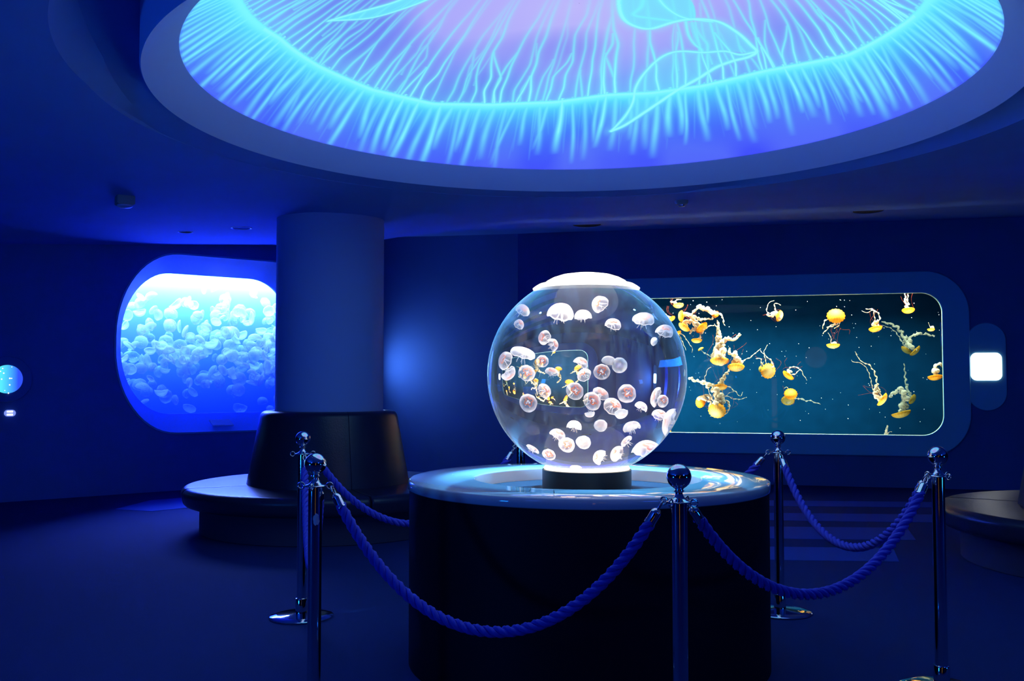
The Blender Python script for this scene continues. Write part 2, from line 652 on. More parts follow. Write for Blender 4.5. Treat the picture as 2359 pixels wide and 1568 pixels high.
def build_dome():
    rng = np.random.RandomState(4)
    # denser in the half turned to the hall's entrance view
    na, nr = 1500, 430
    s = np.linspace(0, 2 * PI, na, endpoint=False)
    phi = s - 0.42 * np.cos(s) * 0.0
    phi = s + 0.55 * np.sin(2 * (s - PI / 2)) * 0.0
    # cluster columns around 90 degrees
    base = np.linspace(-1, 1, na, endpoint=False)
    phi = PI / 2 + PI * (0.62 * base + 0.38 * base ** 3)
    rr = DOME_R * np.linspace(0.0, 1.0, nr) ** 0.72
    rr[0] = 0.002
    PH, RR = np.meshgrid(phi, rr, indexing='ij')
    X = RR * np.cos(PH)
    Y = RR * np.sin(PH)
    Z = dome_z(RR)
    co = np.stack([X + RC.x, Y + RC.y, Z], -1).reshape(-1, 3)
    idx = np.arange(na * nr).reshape(na, nr)
    a = idx; b_ = np.roll(idx, -1, axis=0)
    q = np.stack([a[:, :-1], b_[:, :-1], b_[:, 1:], a[:, 1:]], -1).reshape(-1, 4)
    me = bpy.data.meshes.new('dome_screen')
    me.vertices.add(len(co)); me.vertices.foreach_set('co', co.ravel())
    me.loops.add(q.size); me.loops.foreach_set('vertex_index', q.ravel().astype(np.int32))
    me.polygons.add(len(q))
    me.polygons.foreach_set('loop_start', np.arange(0, q.size, 4, dtype=np.int32))
    me.polygons.foreach_set('loop_total', np.full(len(q), 4, dtype=np.int32))
    me.update()

    # ---- the rim of the pictured bell: bright bent line
    rim_px = [(540, -20), (560, 0), (650, 85), (740, 150), (860, 203), (1000, 236), (1130, 238), (1280, 232), (1400, 215),
              (1500, 211), (1620, 194), (1760, 160), (1950, 124), (2050, 70), (2130, 0), (2150, -20)]
    C0 = np.array([0.10, -1.75])      # the pictured animal's own centre, nearer the entrance than the dome's
    XC, YC = X - C0[0], Y - C0[1]
    PC_, RC_ = np.arctan2(YC, XC), np.hypot(XC, YC)
    rim = [on_dome(*p) - C0 for p in rim_px]
    ra = np.array([math.atan2(p[1], p[0]) for p in rim])
    rrad = np.array([math.hypot(*p) for p in rim])
    o = np.argsort(ra)
    ra, rrad = ra[o], rrad[o]
    grid = np.linspace(-PI, PI, 2400)
    back_a = np.linspace(ra[-1] + 0.2, ra[0] + 2 * PI - 0.2, 14)
    u_ = np.linspace(0, 1, 14)
    back_r = (rrad[-1] * (1 - u_) + rrad[0] * u_) * (1 - 0.62 * np.sin(u_ * PI)) + 0.03 * np.sin(back_a * 5)
    A = np.concatenate([ra, back_a]); Rv = np.concatenate([rrad, back_r])
    A3 = np.concatenate([A - 2 * PI, A, A + 2 * PI]); R3 = np.tile(Rv, 3)
    o3 = np.argsort(A3)
    rim_g = np.interp(grid, A3[o3], R3[o3])
    k = np.hanning(17); k /= k.sum()
    rim_g = np.convolve(np.r_[rim_g[-8:], rim_g, rim_g[:8]], k, 'valid')
    RM = np.interp(PC_, grid, rim_g)
    DR = RR                      # distance from the dome's own axis
    RR = RC_; PH = PC_

    def mixc(c, t, d):
        return c * (1 - t[..., None]) + np.asarray(d) * t[..., None]

    def vnoise(x, y, seed):
        r_ = np.random.RandomState(seed)
        G = r_.rand(64, 64)
        xi = np.floor(x).astype(int); yi = np.floor(y).astype(int)
        fx = x - xi; fy = y - yi
        fx = fx * fx * (3 - 2 * fx); fy = fy * fy * (3 - 2 * fy)
        g = lambda i, j: G[i % 64, j % 64]
        return (g(xi, yi) * (1 - fx) + g(xi + 1, yi) * fx) * (1 - fy) + (g(xi, yi + 1) * (1 - fx) + g(xi + 1, yi + 1) * fx) * fy

    inside = RR < RM
    c_in = np.zeros(RR.shape + (3,))
    n1 = vnoise(X * 1.7 + 9, Y * 1.7 + 5, 1)
    c_in[:] = srgb((120, 150, 252))
    c_in = mixc(c_in, np.clip((RM - RR) / 0.9, 0, 1), srgb((165, 165, 252)))
    c_in = mixc(c_in, np.clip(1 - np.hypot(X + 0.02, Y - 0.05) / 0.95, 0, 1) ** 1.0, srgb((190, 184, 252)))
    c_in = mixc(c_in, np.clip((n1 - 0.45) * 1.6, 0, 0.7), srgb((96, 112, 240)))
    c_in = mixc(c_in, np.exp(-((RM - RR) / 0.22)) * 0.4, srgb((100, 215, 255)))
    c_out = np.zeros_like(c_in)
    c_out[:] = srgb((66, 74, 252))
    c_out = mixc(c_out, np.clip(vnoise(PH * 14 + 60, RR * 2.2 + 5, 2) - 0.25, 0, 0.5), srgb((96, 120, 250)))
    g_ = np.exp(-np.clip(RR - RM, 0, 9) / 0.21)
    c_out = mixc(c_out, np.clip(g_ * 1.15, 0, 1), srgb((88, 238, 255)))
    side = np.clip(np.abs(((PH - PI / 2 + PI) % (2 * PI)) - PI) * 1.6 - 0.4, 0, 1)
    c_out = mixc(c_out, np.exp(-np.clip(RR - RM, 0, 9) / 0.22) * 0.4 * side, srgb((90, 215, 255)))
    col = np.where(inside[..., None], c_in, c_out)
    L = np.zeros(RR.shape)      # bright line layer
    W = np.where(RR < RM + 0.015, np.exp(-((RR - RM - 0.015) / 0.022) ** 2), np.exp(-((RR - RM - 0.015) / 0.055) ** 2))
    L = np.maximum(L, 0.95 * W)

    def dphi(a):
        return (PH[:, :] - a + PI) % (2 * PI) - PI

    # ---- radial canals inside the bell, kinked and forked
    Q = RM - RR                  # distance inside the rim (negative outside)

    def radial(a0, q0, q1, fn, span=0.16):
        lat = ((PH - a0 + PI) % (2 * PI) - PI) * RR
        sel = (np.abs(lat) < span * 1.6) & (Q > q0) & (Q < q1)
        if sel.any():
            L[sel] = np.maximum(L[sel], fn(lat[sel], Q[sel]))

    vis0, vis1 = -0.5, PI + 0.5
    qd = np.linspace(0, 2, 300)
    ker = np.hanning(21); ker /= ker.sum()
    kn = np.array([0, 0.14, 0.3, 0.45, 0.6, 0.8, 1.05, 1.4, 2.0])
    a = vis0
    while a < vis1:
        a += rng.uniform(0.025, 0.037)
        amp = rng.uniform(0.35, 1.0)
        off = np.concatenate([[0], np.cumsum(rng.normal(0, 0.017 * amp, len(kn) - 1))])
        wq = rng.uniform(0.0065, 0.0105)
        br = rng.uniform(0.6, 1.0)
        paths = [(off, 0.0, 3.0, 1.0)]
        if rng.rand() < 0.5:
            qb = rng.uniform(0.25, 0.75)
            sg = rng.choice([-1, 1]) * rng.uniform(0.045, 0.085)
            paths.append((off + sg * np.clip((qb - kn) / 0.3, 0, 1), 0.0, qb, 0.95))
        if rng.rand() < 0.25:
            qb = rng.uniform(0.6, 1.1)
            sg = rng.choice([-1, 1]) * rng.uniform(0.03, 0.06)
            paths.append((off + sg * np.clip((qb - kn) / 0.25, 0, 1), 0.2, qb, 0.6))

        def fn(lat, q, paths=paths):
            v = np.zeros(lat.shape)
            for of, qa, qb, wt in paths:
                d = lat - np.interp(q, qd, np.convolve(np.pad(np.interp(qd, kn, of), 10, mode='edge'), ker, 'valid'))
                e = 0.85 * np.exp(-(d / wq) ** 2) + 0.26 * np.exp(-(d / (wq * 3)) ** 2)
                v = np.maximum(v, e * wt * (q >= qa) * (q <= qb))
            return v * br * np.clip(1.08 - q / 1.5, 0.10, 1)
        radial(a, -0.01, 3.0, fn, 0.2)
    # ---- fringe of tentacles outside the rim, then the finer hairs between them
    a = vis0
    while a < vis1:
        a += rng.uniform(0.018, 0.029)
        ln = rng.uniform(0.46, 0.72)
        sw, wav = rng.normal(0, 0.035), rng.uniform(0, 6.28)
        wd0, br = rng.uniform(0.008, 0.015), rng.uniform(0.45, 0.95)

        def fn(lat, q):
            t = -q / ln
            d = lat - sw * t - 0.006 * np.sin(t * 5 + wav)
            wd = wd0 * (1 + 0.8 * np.clip(t, 0, 1))
            return br * np.exp(-(d / wd) ** 2) * np.clip((1.1 - t) * 2.2, 0, 1) ** 0.8
        radial(a, -ln * 1.1, 0.02, fn, 0.08)
    for _ in range(420):
        a0 = rng.uniform(vis0, vis1)
        ln = rng.uniform(0.25, 0.7)
        sw, br = rng.normal(0, 0.03), rng.uniform(0.12, 0.34)
        radial(a0, -ln, 0.0, lambda lat, q: br * np.exp(-((lat + sw * q / ln) / 0.006) ** 2) * np.clip(1 + q / ln, 0, 1) ** 0.5, 0.05)

    # ---- trailing mouth arms: outlines and veils
    def pl(pts, n=6):
        return np.array(catmull([on_dome(*p) for p in pts], n))

    def dist(P):
        bb0, bb1 = P.min(0) - 0.2, P.max(0) + 0.2
        m = (X > bb0[0]) & (X < bb1[0]) & (Y > bb0[1]) & (Y < bb1[1])
        D = np.full(X.shape, 9.0)
        x, y = X[m], Y[m]
        dd = np.full(x.shape, 9.0)
        for i in range(len(P) - 1):
            ax, ay = P[i]; bx, by = P[i + 1]
            ex, ey = bx - ax, by - ay
            l2 = ex * ex + ey * ey + 1e-12
            t = np.clip(((x - ax) * ex + (y - ay) * ey) / l2, 0, 1)
            dd = np.minimum(dd, np.hypot(x - ax - t * ex, y - ay - t * ey))
        D[m] = dd
        return D

    def inpoly(P):
        ins = np.zeros(X.shape, bool)
        n = len(P)
        for i in range(n):
            x1, y1 = P[i]; x2, y2 = P[(i + 1) % n]
            c = ((y1 > Y) != (y2 > Y))
            with np.errstate(divide='ignore', invalid='ignore'):
                xi = (x2 - x1) * (Y - y1) / (y2 - y1 + 1e-12) + x1
            ins ^= c & (X < xi)
        return ins

    arm_lines = [
        ([(1430, -30), (1426, 10), (1436, 42), (1462, 60), (1500, 66), (1555, 50), (1600, 44), (1655, 50), (1700, 76), (1730, 104), (1743, 119), (1722, 132), (1690, 140), (1650, 155), (1610, 180), (1560, 208), (1520, 235), (1480, 262), (1440, 288), (1408, 302)], 0.011, 1.0),
        ([(1408, 302), (1440, 268), (1458, 235), (1464, 203), (1482, 172), (1515, 138), (1545, 122), (1575, 118), (1620, 121), (1670, 118), (1705, 126), (1743, 119)], 0.010, 0.85),
        ([(1512, -30), (1520, 0), (1545, 25), (1580, 42), (1640, 50)], 0.010, 0.8),
        ([(1580, 50), (1586, 80), (1600, 102), (1614, 112), (1618, 120)], 0.009, 0.7),
        ([(1484, -20), (1478, 14), (1460, 34), (1500, 42), (1560, 50)], 0.012, 0.6),
        ([(758, 48), (830, 27), (900, 8), (960, -15), (1040, -40)], 0.012, 0.9),
        ([(758, 48), (850, 42), (930, 20), (1000, -8), (1060, -40)], 0.009, 0.9)]
    for pts, wd, wt in arm_lines:
        D = dist(pl(pts))
        wd *= 1.25
        L = np.maximum(L, wt * np.exp(-(D / wd) ** 2) + 0.25 * wt * np.exp(-(D / (wd * 4)) ** 2))
    veil1 = pl([(1430, -30), (1426, 10), (1436, 42), (1462, 60), (1500, 66), (1555, 50), (1600, 44), (1590, 0), (1520, -30)])
    veil2 = pl([(1586, 52), (1655, 50), (1700, 76), (1743, 119), (1670, 118), (1620, 121), (1600, 102)])
    veil3 = pl([(1408, 302), (1458, 235), (1464, 203), (1482, 172), (1515, 138), (1575, 118), (1670, 118), (1722, 132), (1650, 155), (1560, 208), (1480, 262)])
    veil4 = pl([(758, 48), (830, 27), (900, 8), (960, -15), (1060, -40), (1000, -8), (930, 20), (850, 42)])
    V = np.zeros(X.shape)
    for P, k_ in ((veil1, 0.8), (veil2, 0.5), (veil3, 0.42), (veil4, 0.85)):
        V = np.where(inpoly(P), np.maximum(V, k_), V)
    col = mixc(col, V, srgb((105, 228, 255)))
    L = np.clip(L, 0, 1)
    col = mixc(col, L, srgb((125, 248, 255)))
    hot = np.clip((L - 0.8) * 2, 0, 0.5) * (np.abs(PH - PI / 2) < 0.9)
    col = mixc(col, hot, srgb((170, 255, 255)))
    edge = np.clip((DR - DOME_R + 0.012) / 0.012, 0, 1)
    col = mixc(col, edge * 0.4, srgb((60, 60, 250)))
    rgba = np.concatenate([col, np.ones(col.shape[:2] + (1,))], -1).reshape(-1, 4).astype(np.float32)
    at = me.color_attributes.new('picture', 'FLOAT_COLOR', 'POINT')
    at.data.foreach_set('color', rgba.ravel())
    m, nt, out = newmat('projected_jellyfish_picture')
    e = nt.nodes.new('ShaderNodeEmission')
    av = nt.nodes.new('ShaderNodeAttribute')
    av.attribute_name = 'picture'
    e.inputs[1].default_value = 1.0
    nt.links.new(av.outputs['Color'], e.inputs[0])
    nt.links.new(e.outputs[0], out.inputs[0])
    ob = link('dome_screen', me, m, None, True, None)
    tag(ob, 'glowing domed ceiling screen showing a giant cyan veined jellyfish', 'ceiling screen')


build_dome()

# ------------------------------------------------------------------ column, benches
COLP = Vector((-1.66, 8.82))
zt = max(ceil_z(COLP.x + 0.5 * math.cos(a), COLP.y + 0.5 * math.sin(a)) for a in [k * PI / 8 for k in range(16)]) + 0.01
cm = MB()
cm.lathe([(0.484, 0), (0.484, zt)], 96)
colo = cm.build('round_column', M_COLUMN, sharp=0.6)
colo.location = (COLP.x, COLP.y, 0)
tag(colo, 'thick plain round column rising from the middle of a circular bench', 'column')


def rounded_profile(pts, r, n=5):
    """round the corners of a closed polygon in (r,z)"""
    out = []
    m = len(pts)
    for i in range(m):
        p = Vector(pts[i]); a = Vector(pts[i - 1]); b = Vector(pts[(i + 1) % m])
        da = (a - p); db = (b - p)
        ri = r[i] if hasattr(r, '__len__') else r
        l = min(ri, da.length * 0.48, db.length * 0.48)
        s = p + da.normalized() * l
        e = p + db.normalized() * l
        for k in range(n + 1):
            t = k / n
            out.append(s * (1 - t) ** 2 + p * 2 * t * (1 - t) + e * t * t)
    return out


def sector(prof, a0, a1, gap=0.006, n=28, round_=0.03):
    """a cushion: closed cross-section swept round an arc with softened ends"""
    R = max(p.x for p in prof)
    cx = sum(p.x for p in prof) / len(prof)
    cz = sum(p.y for p in prof) / len(prof)
    b0, b1 = a0 + gap / R, a1 - gap / R
    ang, sc = [], []
    for k in range(5):
        t = k / 4
        ang.append(b0 + round_ / R * (1 - math.cos(t * PI / 2)) * 1.0)
        sc.append(round_ * (1 - math.sin(t * PI / 2)))
    st = ang[-1]
    en = b1 - (st - b0)
    for k in range(1, n):
        ang.append(st + (en - st) * k / n); sc.append(0)
    for k in range(4, -1, -1):
        ang.append(b1 - (ang[k] - b0)); sc.append(sc[k])
    vs, fs = [], []
    m = len(prof)
    for a, s in zip(ang, sc):
        for p in prof:
            v = Vector((p.x - cx, p.y - cz))
            l = v.length
            v = v * max(0.0, (l - s) / l)
            r = cx + v.x
            vs.append((r * math.cos(a), r * math.sin(a), cz + v.y))
    for i in range(len(ang) - 1):
        for k in range(m):
            k2 = (k + 1) % m
            fs.append((i * m + k, (i + 1) * m + k, (i + 1) * m + k2, i * m + k2))
    fs.append(tuple(range(m)))
    fs.append(tuple((len(ang) - 1) * m + k for k in range(m))[::-1])
    mb = MB(); mb.add(vs, fs)
    return mb


def make_bench():
    root = empty('circular_bench', (0, 0, 0))
    pl = MB().lathe([(1.10, 0.0), (1.115, 0.004), (1.115, 0.235), (0.5, 0.235)], 96, cap0=False, cap1=False)
    pl.build('plinth', M_PLINTH, root)
    seat = rounded_profile([(0.60, 0.235), (1.25, 0.235), (1.275, 0.36), (1.235, 0.398), (0.60, 0.400)], [0.02, 0.05, 0.08, 0.06, 0.03])
    back = rounded_profile([(0.49, 0.385), (0.725, 0.385), (0.605, 1.045), (0.49, 1.045)], [0.01, 0.02, 0.055, 0.02])
    for k in range(4):
        a = math.radians(-64 + 90 * k)
        sector(seat, a, a + PI / 2, 0.004, 34, 0.025).build('seat_cushion', M_LEATHER, root, sharp=1.2)
    for k in range(4):
        a = math.radians(-64 + 90 * k)
        sector(back, a, a + PI / 2, 0.001, 34, 0.005).build('backrest', M_LEATHER, root, sharp=1.2)
    return root


bench = make_bench()
bench.location = (COLP.x, COLP.y, 0)
tag(bench, 'dark leather circular bench with tall tapered backrest wrapped around the column', 'bench')
bench2 = dup(bench, (4.42, 6.95, 0), (0, 0, math.radians(-62)))
tag(bench2, 'dark round leather bench cut off by the right edge of the photo', 'bench')
# the column the second bench is wrapped around
col2 = colo.copy(); COL.objects.link(col2); col2.location = (4.42, 6.95, 0)
tag(col2, 'round column behind the bench beyond the right edge', 'column')

# ------------------------------------------------------------------ pedestal
PC = Vector((0.358, 4.66))
ped = empty('display_pedestal', (PC.x, PC.y, 0))
tag(ped, 'round dark pedestal with glossy white ring top carrying the glass globe', 'pedestal')
MB().lathe([(0.815, 0.0), (0.845, 0.0), (0.845, 0.803), (0.80, 0.803)], 160, cap0=False, cap1=False).build('body', M_PED, ped, sharp=0.6)
MB().lathe([(0.80, 0.800), (0.846, 0.800), (0.851, 0.806), (0.851, 0.838), (0.846, 0.8445), (0.838, 0.846), (0.545, 0.846), (0.538, 0.843), (0.536, 0.838), (0.536, 0.775)],
           192, cap0=False, cap1=False).build('rim', M_WHITE, ped, sharp=0.9)['label'] = 'glossy white ring top'
MB().lathe([(0.54, 0.770), (0.54, 0.784), (0.05, 0.784)], 96, cap0=False, cap1=True).build('recess_floor', M_DARK, ped, sharp=0.6)
# two small clear acrylic blocks lying on the rim
M_ACRYLIC = principled('clear_acrylic', (0.9, 0.95, 1), 0.03, trans=1.0, ior=1.49)
for px, py, ln, lab in ((1213, 1131, 0.035, 'small clear acrylic block on the left front of the white rim'), (1243, 1136, 0.125, 'long clear acrylic label bar lying on the front of the white rim')):
    p = at_z(px, py, 0.846)
    bm = bmesh.new()
    bmesh.ops.create_cube(bm, size=1.0)
    bmesh.ops.scale(bm, vec=(ln, 0.012, 0.016), verts=bm.verts)
    bmesh.ops.bevel(bm, geom=bm.edges[:], offset=0.002, segments=2, affect='EDGES')
    o = frombm('acrylic_block', bm, M_ACRYLIC)
    ang = math.atan2(p.y - PC.y, p.x - PC.x)
    o.location = (p.x, p.y, 0.8545)
    o.rotation_euler = (0, 0, ang + PI / 2)
    tag(o, lab, 'acrylic block')

# ------------------------------------------------------------------ glass globe
GC = Vector((PC.x, PC.y, 1.335))
GR = 0.477
globe = empty('globe_aquarium', (PC.x, PC.y, 0.784))
tag(globe, 'large glass globe aquarium full of small pale jellyfish under a glowing white cap', 'aquarium')
z0 = 0.784
MB().lathe([(0.19, 0.0005), (0.213, 0.0005), (0.213, 0.100), (0.19, 0.101)], 96, cap0=False, cap1=True).build('base', M_BLACK, globe, sharp=0.6)
M_RING = emission('lit_base_ring', (1.0, 0.93, 0.85), 1.6)
MB().lathe([(0.10, 0.1015), (0.203, 0.1015), (0.207, 0.106), (0.203, 0.113), (0.10, 0.113)], 96, cap0=True, cap1=True).build('light_ring', M_RING, globe, sharp=0.6)['label'] = 'bright lit ring under the glass'
# the glass: the ball of acrylic and water, flattened where it sits and where the cap covers the mouth
prof = []
tb = math.asin(0.205 / GR)
tt = math.asin(0.236 / GR)
N = 110
for k in range(N + 1):
    a = tb + (PI - tt - tb) * k / N
    prof.append((GR * math.sin(a), GC.z - z0 - GR * math.cos(a)))
prof = [(0.0005, prof[0][1])] + prof + [(0.0005, prof[-1][1])]
m, nt, out = newmat('acrylic_and_water')
g = nt.nodes.new('ShaderNodeBsdfGlass')
g.inputs['IOR'].default_value = 1.34
g.inputs['Roughness'].default_value = 0.0
lw_ = nt.nodes.new('ShaderNodeLayerWeight'); lw_.inputs[0].default_value = 0.5
pw_ = nt.nodes.new('ShaderNodeMath'); pw_.operation = 'POWER'; pw_.inputs[1].default_value = 5.0
nt.links.new(lw_.outputs['Facing'], pw_.inputs[0])
tcg = nt.nodes.new('ShaderNodeTexCoord')
mpg = nt.nodes.new('ShaderNodeMapping'); mpg.inputs['Scale'].default_value = (70, 70, 5)
nt.links.new(tcg.outputs['Object'], mpg.inputs[0])
nzg = nt.nodes.new('ShaderNodeTexNoise'); nzg.inputs['Scale'].default_value = 1.0; nzg.inputs['Detail'].default_value = 4
nt.links.new(mpg.outputs[0], nzg.inputs['Vector'])
mrg = nt.nodes.new('ShaderNodeMapRange'); mrg.inputs[1].default_value = 0.45; mrg.inputs[2].default_value = 0.75; mrg.inputs[3].default_value = 0.004; mrg.inputs[4].default_value = 0.05
nt.links.new(nzg.outputs[0], mrg.inputs[0])
mag_ = nt.nodes.new('ShaderNodeMath'); mag_.operation = 'MULTIPLY_ADD'; mag_.inputs[1].default_value = 0.45
nt.links.new(pw_.outputs[0], mag_.inputs[0]); nt.links.new(mrg.outputs[0], mag_.inputs[2])
tlg = nt.nodes.new('ShaderNodeBsdfTranslucent'); tlg.inputs[0].default_value = (0.65, 0.85, 0.92, 1)
dfg = nt.nodes.new('ShaderNodeBsdfDiffuse'); dfg.inputs[0].default_value = (0.55, 0.75, 0.85, 1)
m1g = nt.nodes.new('ShaderNodeMixShader'); m1g.inputs[0].default_value = 0.5
nt.links.new(tlg.outputs[0], m1g.inputs[1]); nt.links.new(dfg.outputs[0], m1g.inputs[2])
m2g = nt.nodes.new('ShaderNodeMixShader')
nt.links.new(mag_.outputs[0], m2g.inputs[0]); nt.links.new(g.outputs[0], m2g.inputs[1]); nt.links.new(m1g.outputs[0], m2g.inputs[2])
nt.links.new(m2g.outputs[0], out.inputs[0])
vs_ = nt.nodes.new('ShaderNodeVolumeScatter')
vs_.inputs['Color'].default_value = (0.85, 0.95, 1.0, 1)
vs_.inputs['Density'].default_value = 0.035
nt.links.new(vs_.outputs[0], out.inputs[1])
gl = MB().lathe(prof, 192, cap0=True, cap1=True).build('glass_sphere', m, globe, sharp=0.9)
M_CAP = emission('lit_cap', (1.0, 0.97, 0.93), 2.2)
zc = GC.z - z0
zcap = GC.z - z0 + math.sqrt(GR ** 2 - 0.25 ** 2)
MB().lathe([(0.236, zcap + 0.018), (0.256, zcap + 0.004), (0.258, zcap + 0.010), (0.245, zcap + 0.020), (0.228, zcap + 0.030), (0.205, zcap + 0.036), (0.195, zcap + 0.040),
            (0.190, zcap + 0.046), (0.16, zcap + 0.062), (0.12, zcap + 0.075), (0.06, zcap + 0.084), (0.001, zcap + 0.086)], 96, cap0=True, cap1=False).build('cap', M_CAP, globe, sharp=0.5)['label'] = 'glowing white stepped cap'
# four cyan fill spots added under the dome to brighten the pedestal ring
for ax_, ay_ in ((-1.25, 0.0), (1.25, 0.0), (0.0, -1.25), (0.0, 1.35)):
    sp_ = lamp('ring_fill', 'SPOT', (PC.x + ax_, PC.y + ay_, 3.02), (PC.x, PC.y, 0.85), (0.08, 0.46, 1.0), 850, radius=0.03)
    sp_.data.spot_size = math.radians(34.0); sp_.data.spot_blend = 0.3
# the globe's own lamp under the cap, inside the water
for gx_, gy_, e_ in ((0.0, 0.0, 18), (0.08, 0.04, 9), (-0.07, -0.06, 9), (-0.02, 0.09, 9)):
    sp_ = lamp('globe_lamp', 'SPOT', (GC.x + gx_, GC.y + gy_, GC.z + 0.392), (GC.x + gx_ * 0.6, GC.y + gy_ * 0.6, 0), (1.0, 0.95, 0.88), e_, radius=0.0)
    sp_.data.spot_size = math.radians(112); sp_.data.spot_blend = 1.0; sp_.data.shadow_soft_size = 0.0
for gx_, gy_ in ((0.08, 0.0), (-0.08, 0.03)):
    sp_ = lamp('globe_base_lamp', 'SPOT', (GC.x + gx_, GC.y + gy_, GC.z - 0.415), (GC.x + gx_, GC.y + gy_, 3), (1.0, 0.86, 0.78), 9.0, radius=0.0)
    sp_.data.spot_size = math.radians(160); sp_.data.spot_blend = 0.6; sp_.data.shadow_soft_size = 0.0



# ------------------------------------------------------------------ jellyfish
def bell_verts(R, H, n=28, m=10, scallop=0.0, lobes=16, thick=0.25, droop=0.0, ruf=0.0):
    """closed bell, dome pointing to +Z, margin at z=0"""
    vs, fs = [], []
    rows = []
    for i in range(m + 1):
        t = i / m
        a = t * PI / 2
        rows.append((math.sin(a), math.cos(a) ** 0.9 if i < m else 0.0, 1))
    for i in range(1, m - 1):
        t = 1 - i / (m - 1)
        a = t * PI / 2
        rows.append((math.sin(a) * 0.93, math.cos(a) * (1 - thick) + 0.02, 0))
    rows[0] = (0.02, 1.0, 1)
    nr = len(rows)
    for i, (r, z, up) in enumerate(rows):
        for k in range(n):
            th = 2 * PI * k / n
            s = 1 + scallop * math.cos(lobes * th) * (r ** 4)
            vs.append((R * r * s * math.cos(th), R * r * s * math.sin(th), H * z - droop * R * r ** 4 * (0.5 + 0.5 * math.cos(2 * th)) + ruf * r ** 6 * (math.cos(lobes * th) + 0.6 * math.sin(3 * th + 1)) - (0.10 * ruf / 0.05 * r ** 8 if ruf else 0)))
    for i in range(nr - 1):
        for k in range(n):
            k2 = (k + 1) % n
            fs.append((i * n + k, (i + 1) * n + k, (i + 1) * n + k2, i * n + k2))
    fs.append(tuple(range(n)))
    fs.append(tuple((nr - 1) * n + k for k in range(n))[::-1])
    return vs, fs


M_MOON = jelly_mat('moon_jelly_flesh', (0.99, 0.94, 0.90), 0.14, 0.78, 0.5)
M_MOON_DENSE = jelly_mat('moon_jelly_dense', (1.0, 0.98, 0.93), 0.65, 1.0, 0.5)
M_GONAD = jelly_mat('moon_jelly_gonads', (1.0, 0.36, 0.16), 0.75, 0.95, 0.5)
M_GONAD_P = jelly_mat('moon_jelly_gonads_pale', (0.95, 0.65, 0.55), 0.7, 1.0, 0.5)


def make_moon(kind):
    """unit moon jellyfish (bell radius 1)"""
    rnd = random.Random(kind)
    root = empty('moon_jellyfish', (0, 0, 0))
    dense = kind == 3
    H = (0.50, 0.78, 0.95, 0.70)[kind]
    vs, fs = bell_verts(1.0, H, 48, 10, 0.012, 8, 0.30, (0.05, 0.25, 0.15, 0.25)[kind], 0.05)
    MBx = MB(); MBx.add(vs, fs)
    MBx.build('bell', M_MOON_DENSE if dense else M_MOON, root, sharp=None)
    g = MB()
    for k in range(4):
        a = PI / 2 * k + 0.4
        c = Vector((0.33 * math.cos(a), 0.33 * math.sin(a), 0))
        pts = []
        for j in range(9):
            t = a + PI + math.radians(-130 + 260 * j / 8) + PI
            x = c.x + 0.2 * math.cos(t); y = c.y + 0.2 * math.sin(t)
            pts.append((x, y, H * 0.66 * math.sqrt(max(0.05, 1 - (x * x + y * y))) + 0.02))
        g.tube(pts, 0.075, 8)
    g.build('gonads', M_GONAD if not dense else M_GONAD_P, root, sharp=None)['label'] = 'orange-pink ring-shaped gonads'
    am = MB()
    for k in range(4):
        a = PI / 2 * k + rnd.uniform(-.2, .2)
        pts = []; rad = []
        for j in range(8):
            t = j / 7
            r = 0.08 + 0.30 * t + 0.08 * math.sin(6 * t + k)
            pts.append((r * math.cos(a + 0.5 * t * math.sin(kind)), r * math.sin(a + 0.5 * t), H * 0.4 - 1.05 * t + 0.06 * math.sin(9 * t + k)))
            rad.append(0.07 * (1 - 0.75 * t) * (1 + 0.25 * math.sin(j * 2.5)))
        am.tube(pts, rad, 6)
    am.build('oral_arms', M_MOON_DENSE if dense else M_MOON, root, sharp=None)
    return root


moons = [make_moon(k) for k in range(4)]
used_moon = [False] * 4


def place_moon(kind, loc, scale, axis, spin, label, group):
    q = Vector(axis).to_track_quat('Z', 'Y').to_matrix() @ Matrix.Rotation(spin, 3, 'Z')
    e = q.to_euler()
    if used_moon[kind]:
        o = dup(moons[kind])
    else:
        o = moons[kind]; used_moon[kind] = True
    o.location = loc; o.rotation_euler = e; o.scale = (scale, scale, scale)
    tag(o, label, 'jellyfish', group)
    return o


def in_globe(px, py, frac):
    """follow the sight line into the water ball; frac 0..1 along the chord inside"""
    d = ray(px, py).normalized()
    oc = CAM - GC
    b = oc.dot(d); c = oc.dot(oc) - GR * GR
    disc = b * b - c
    if disc < 0:
        disc = 0.0001
    t = -b - math.sqrt(disc)
    P = CAM + d * t
    n = (P - GC).normalized()
    eta = 1 / 1.34
    ci = -n.dot(d)
    k = 1 - eta * eta * (1 - ci * ci)
    r = d * eta + n * (eta * ci - math.sqrt(k))
    L = -2 * (P - GC).dot(r)
    return P + r * (L * frac)


random.seed(11)
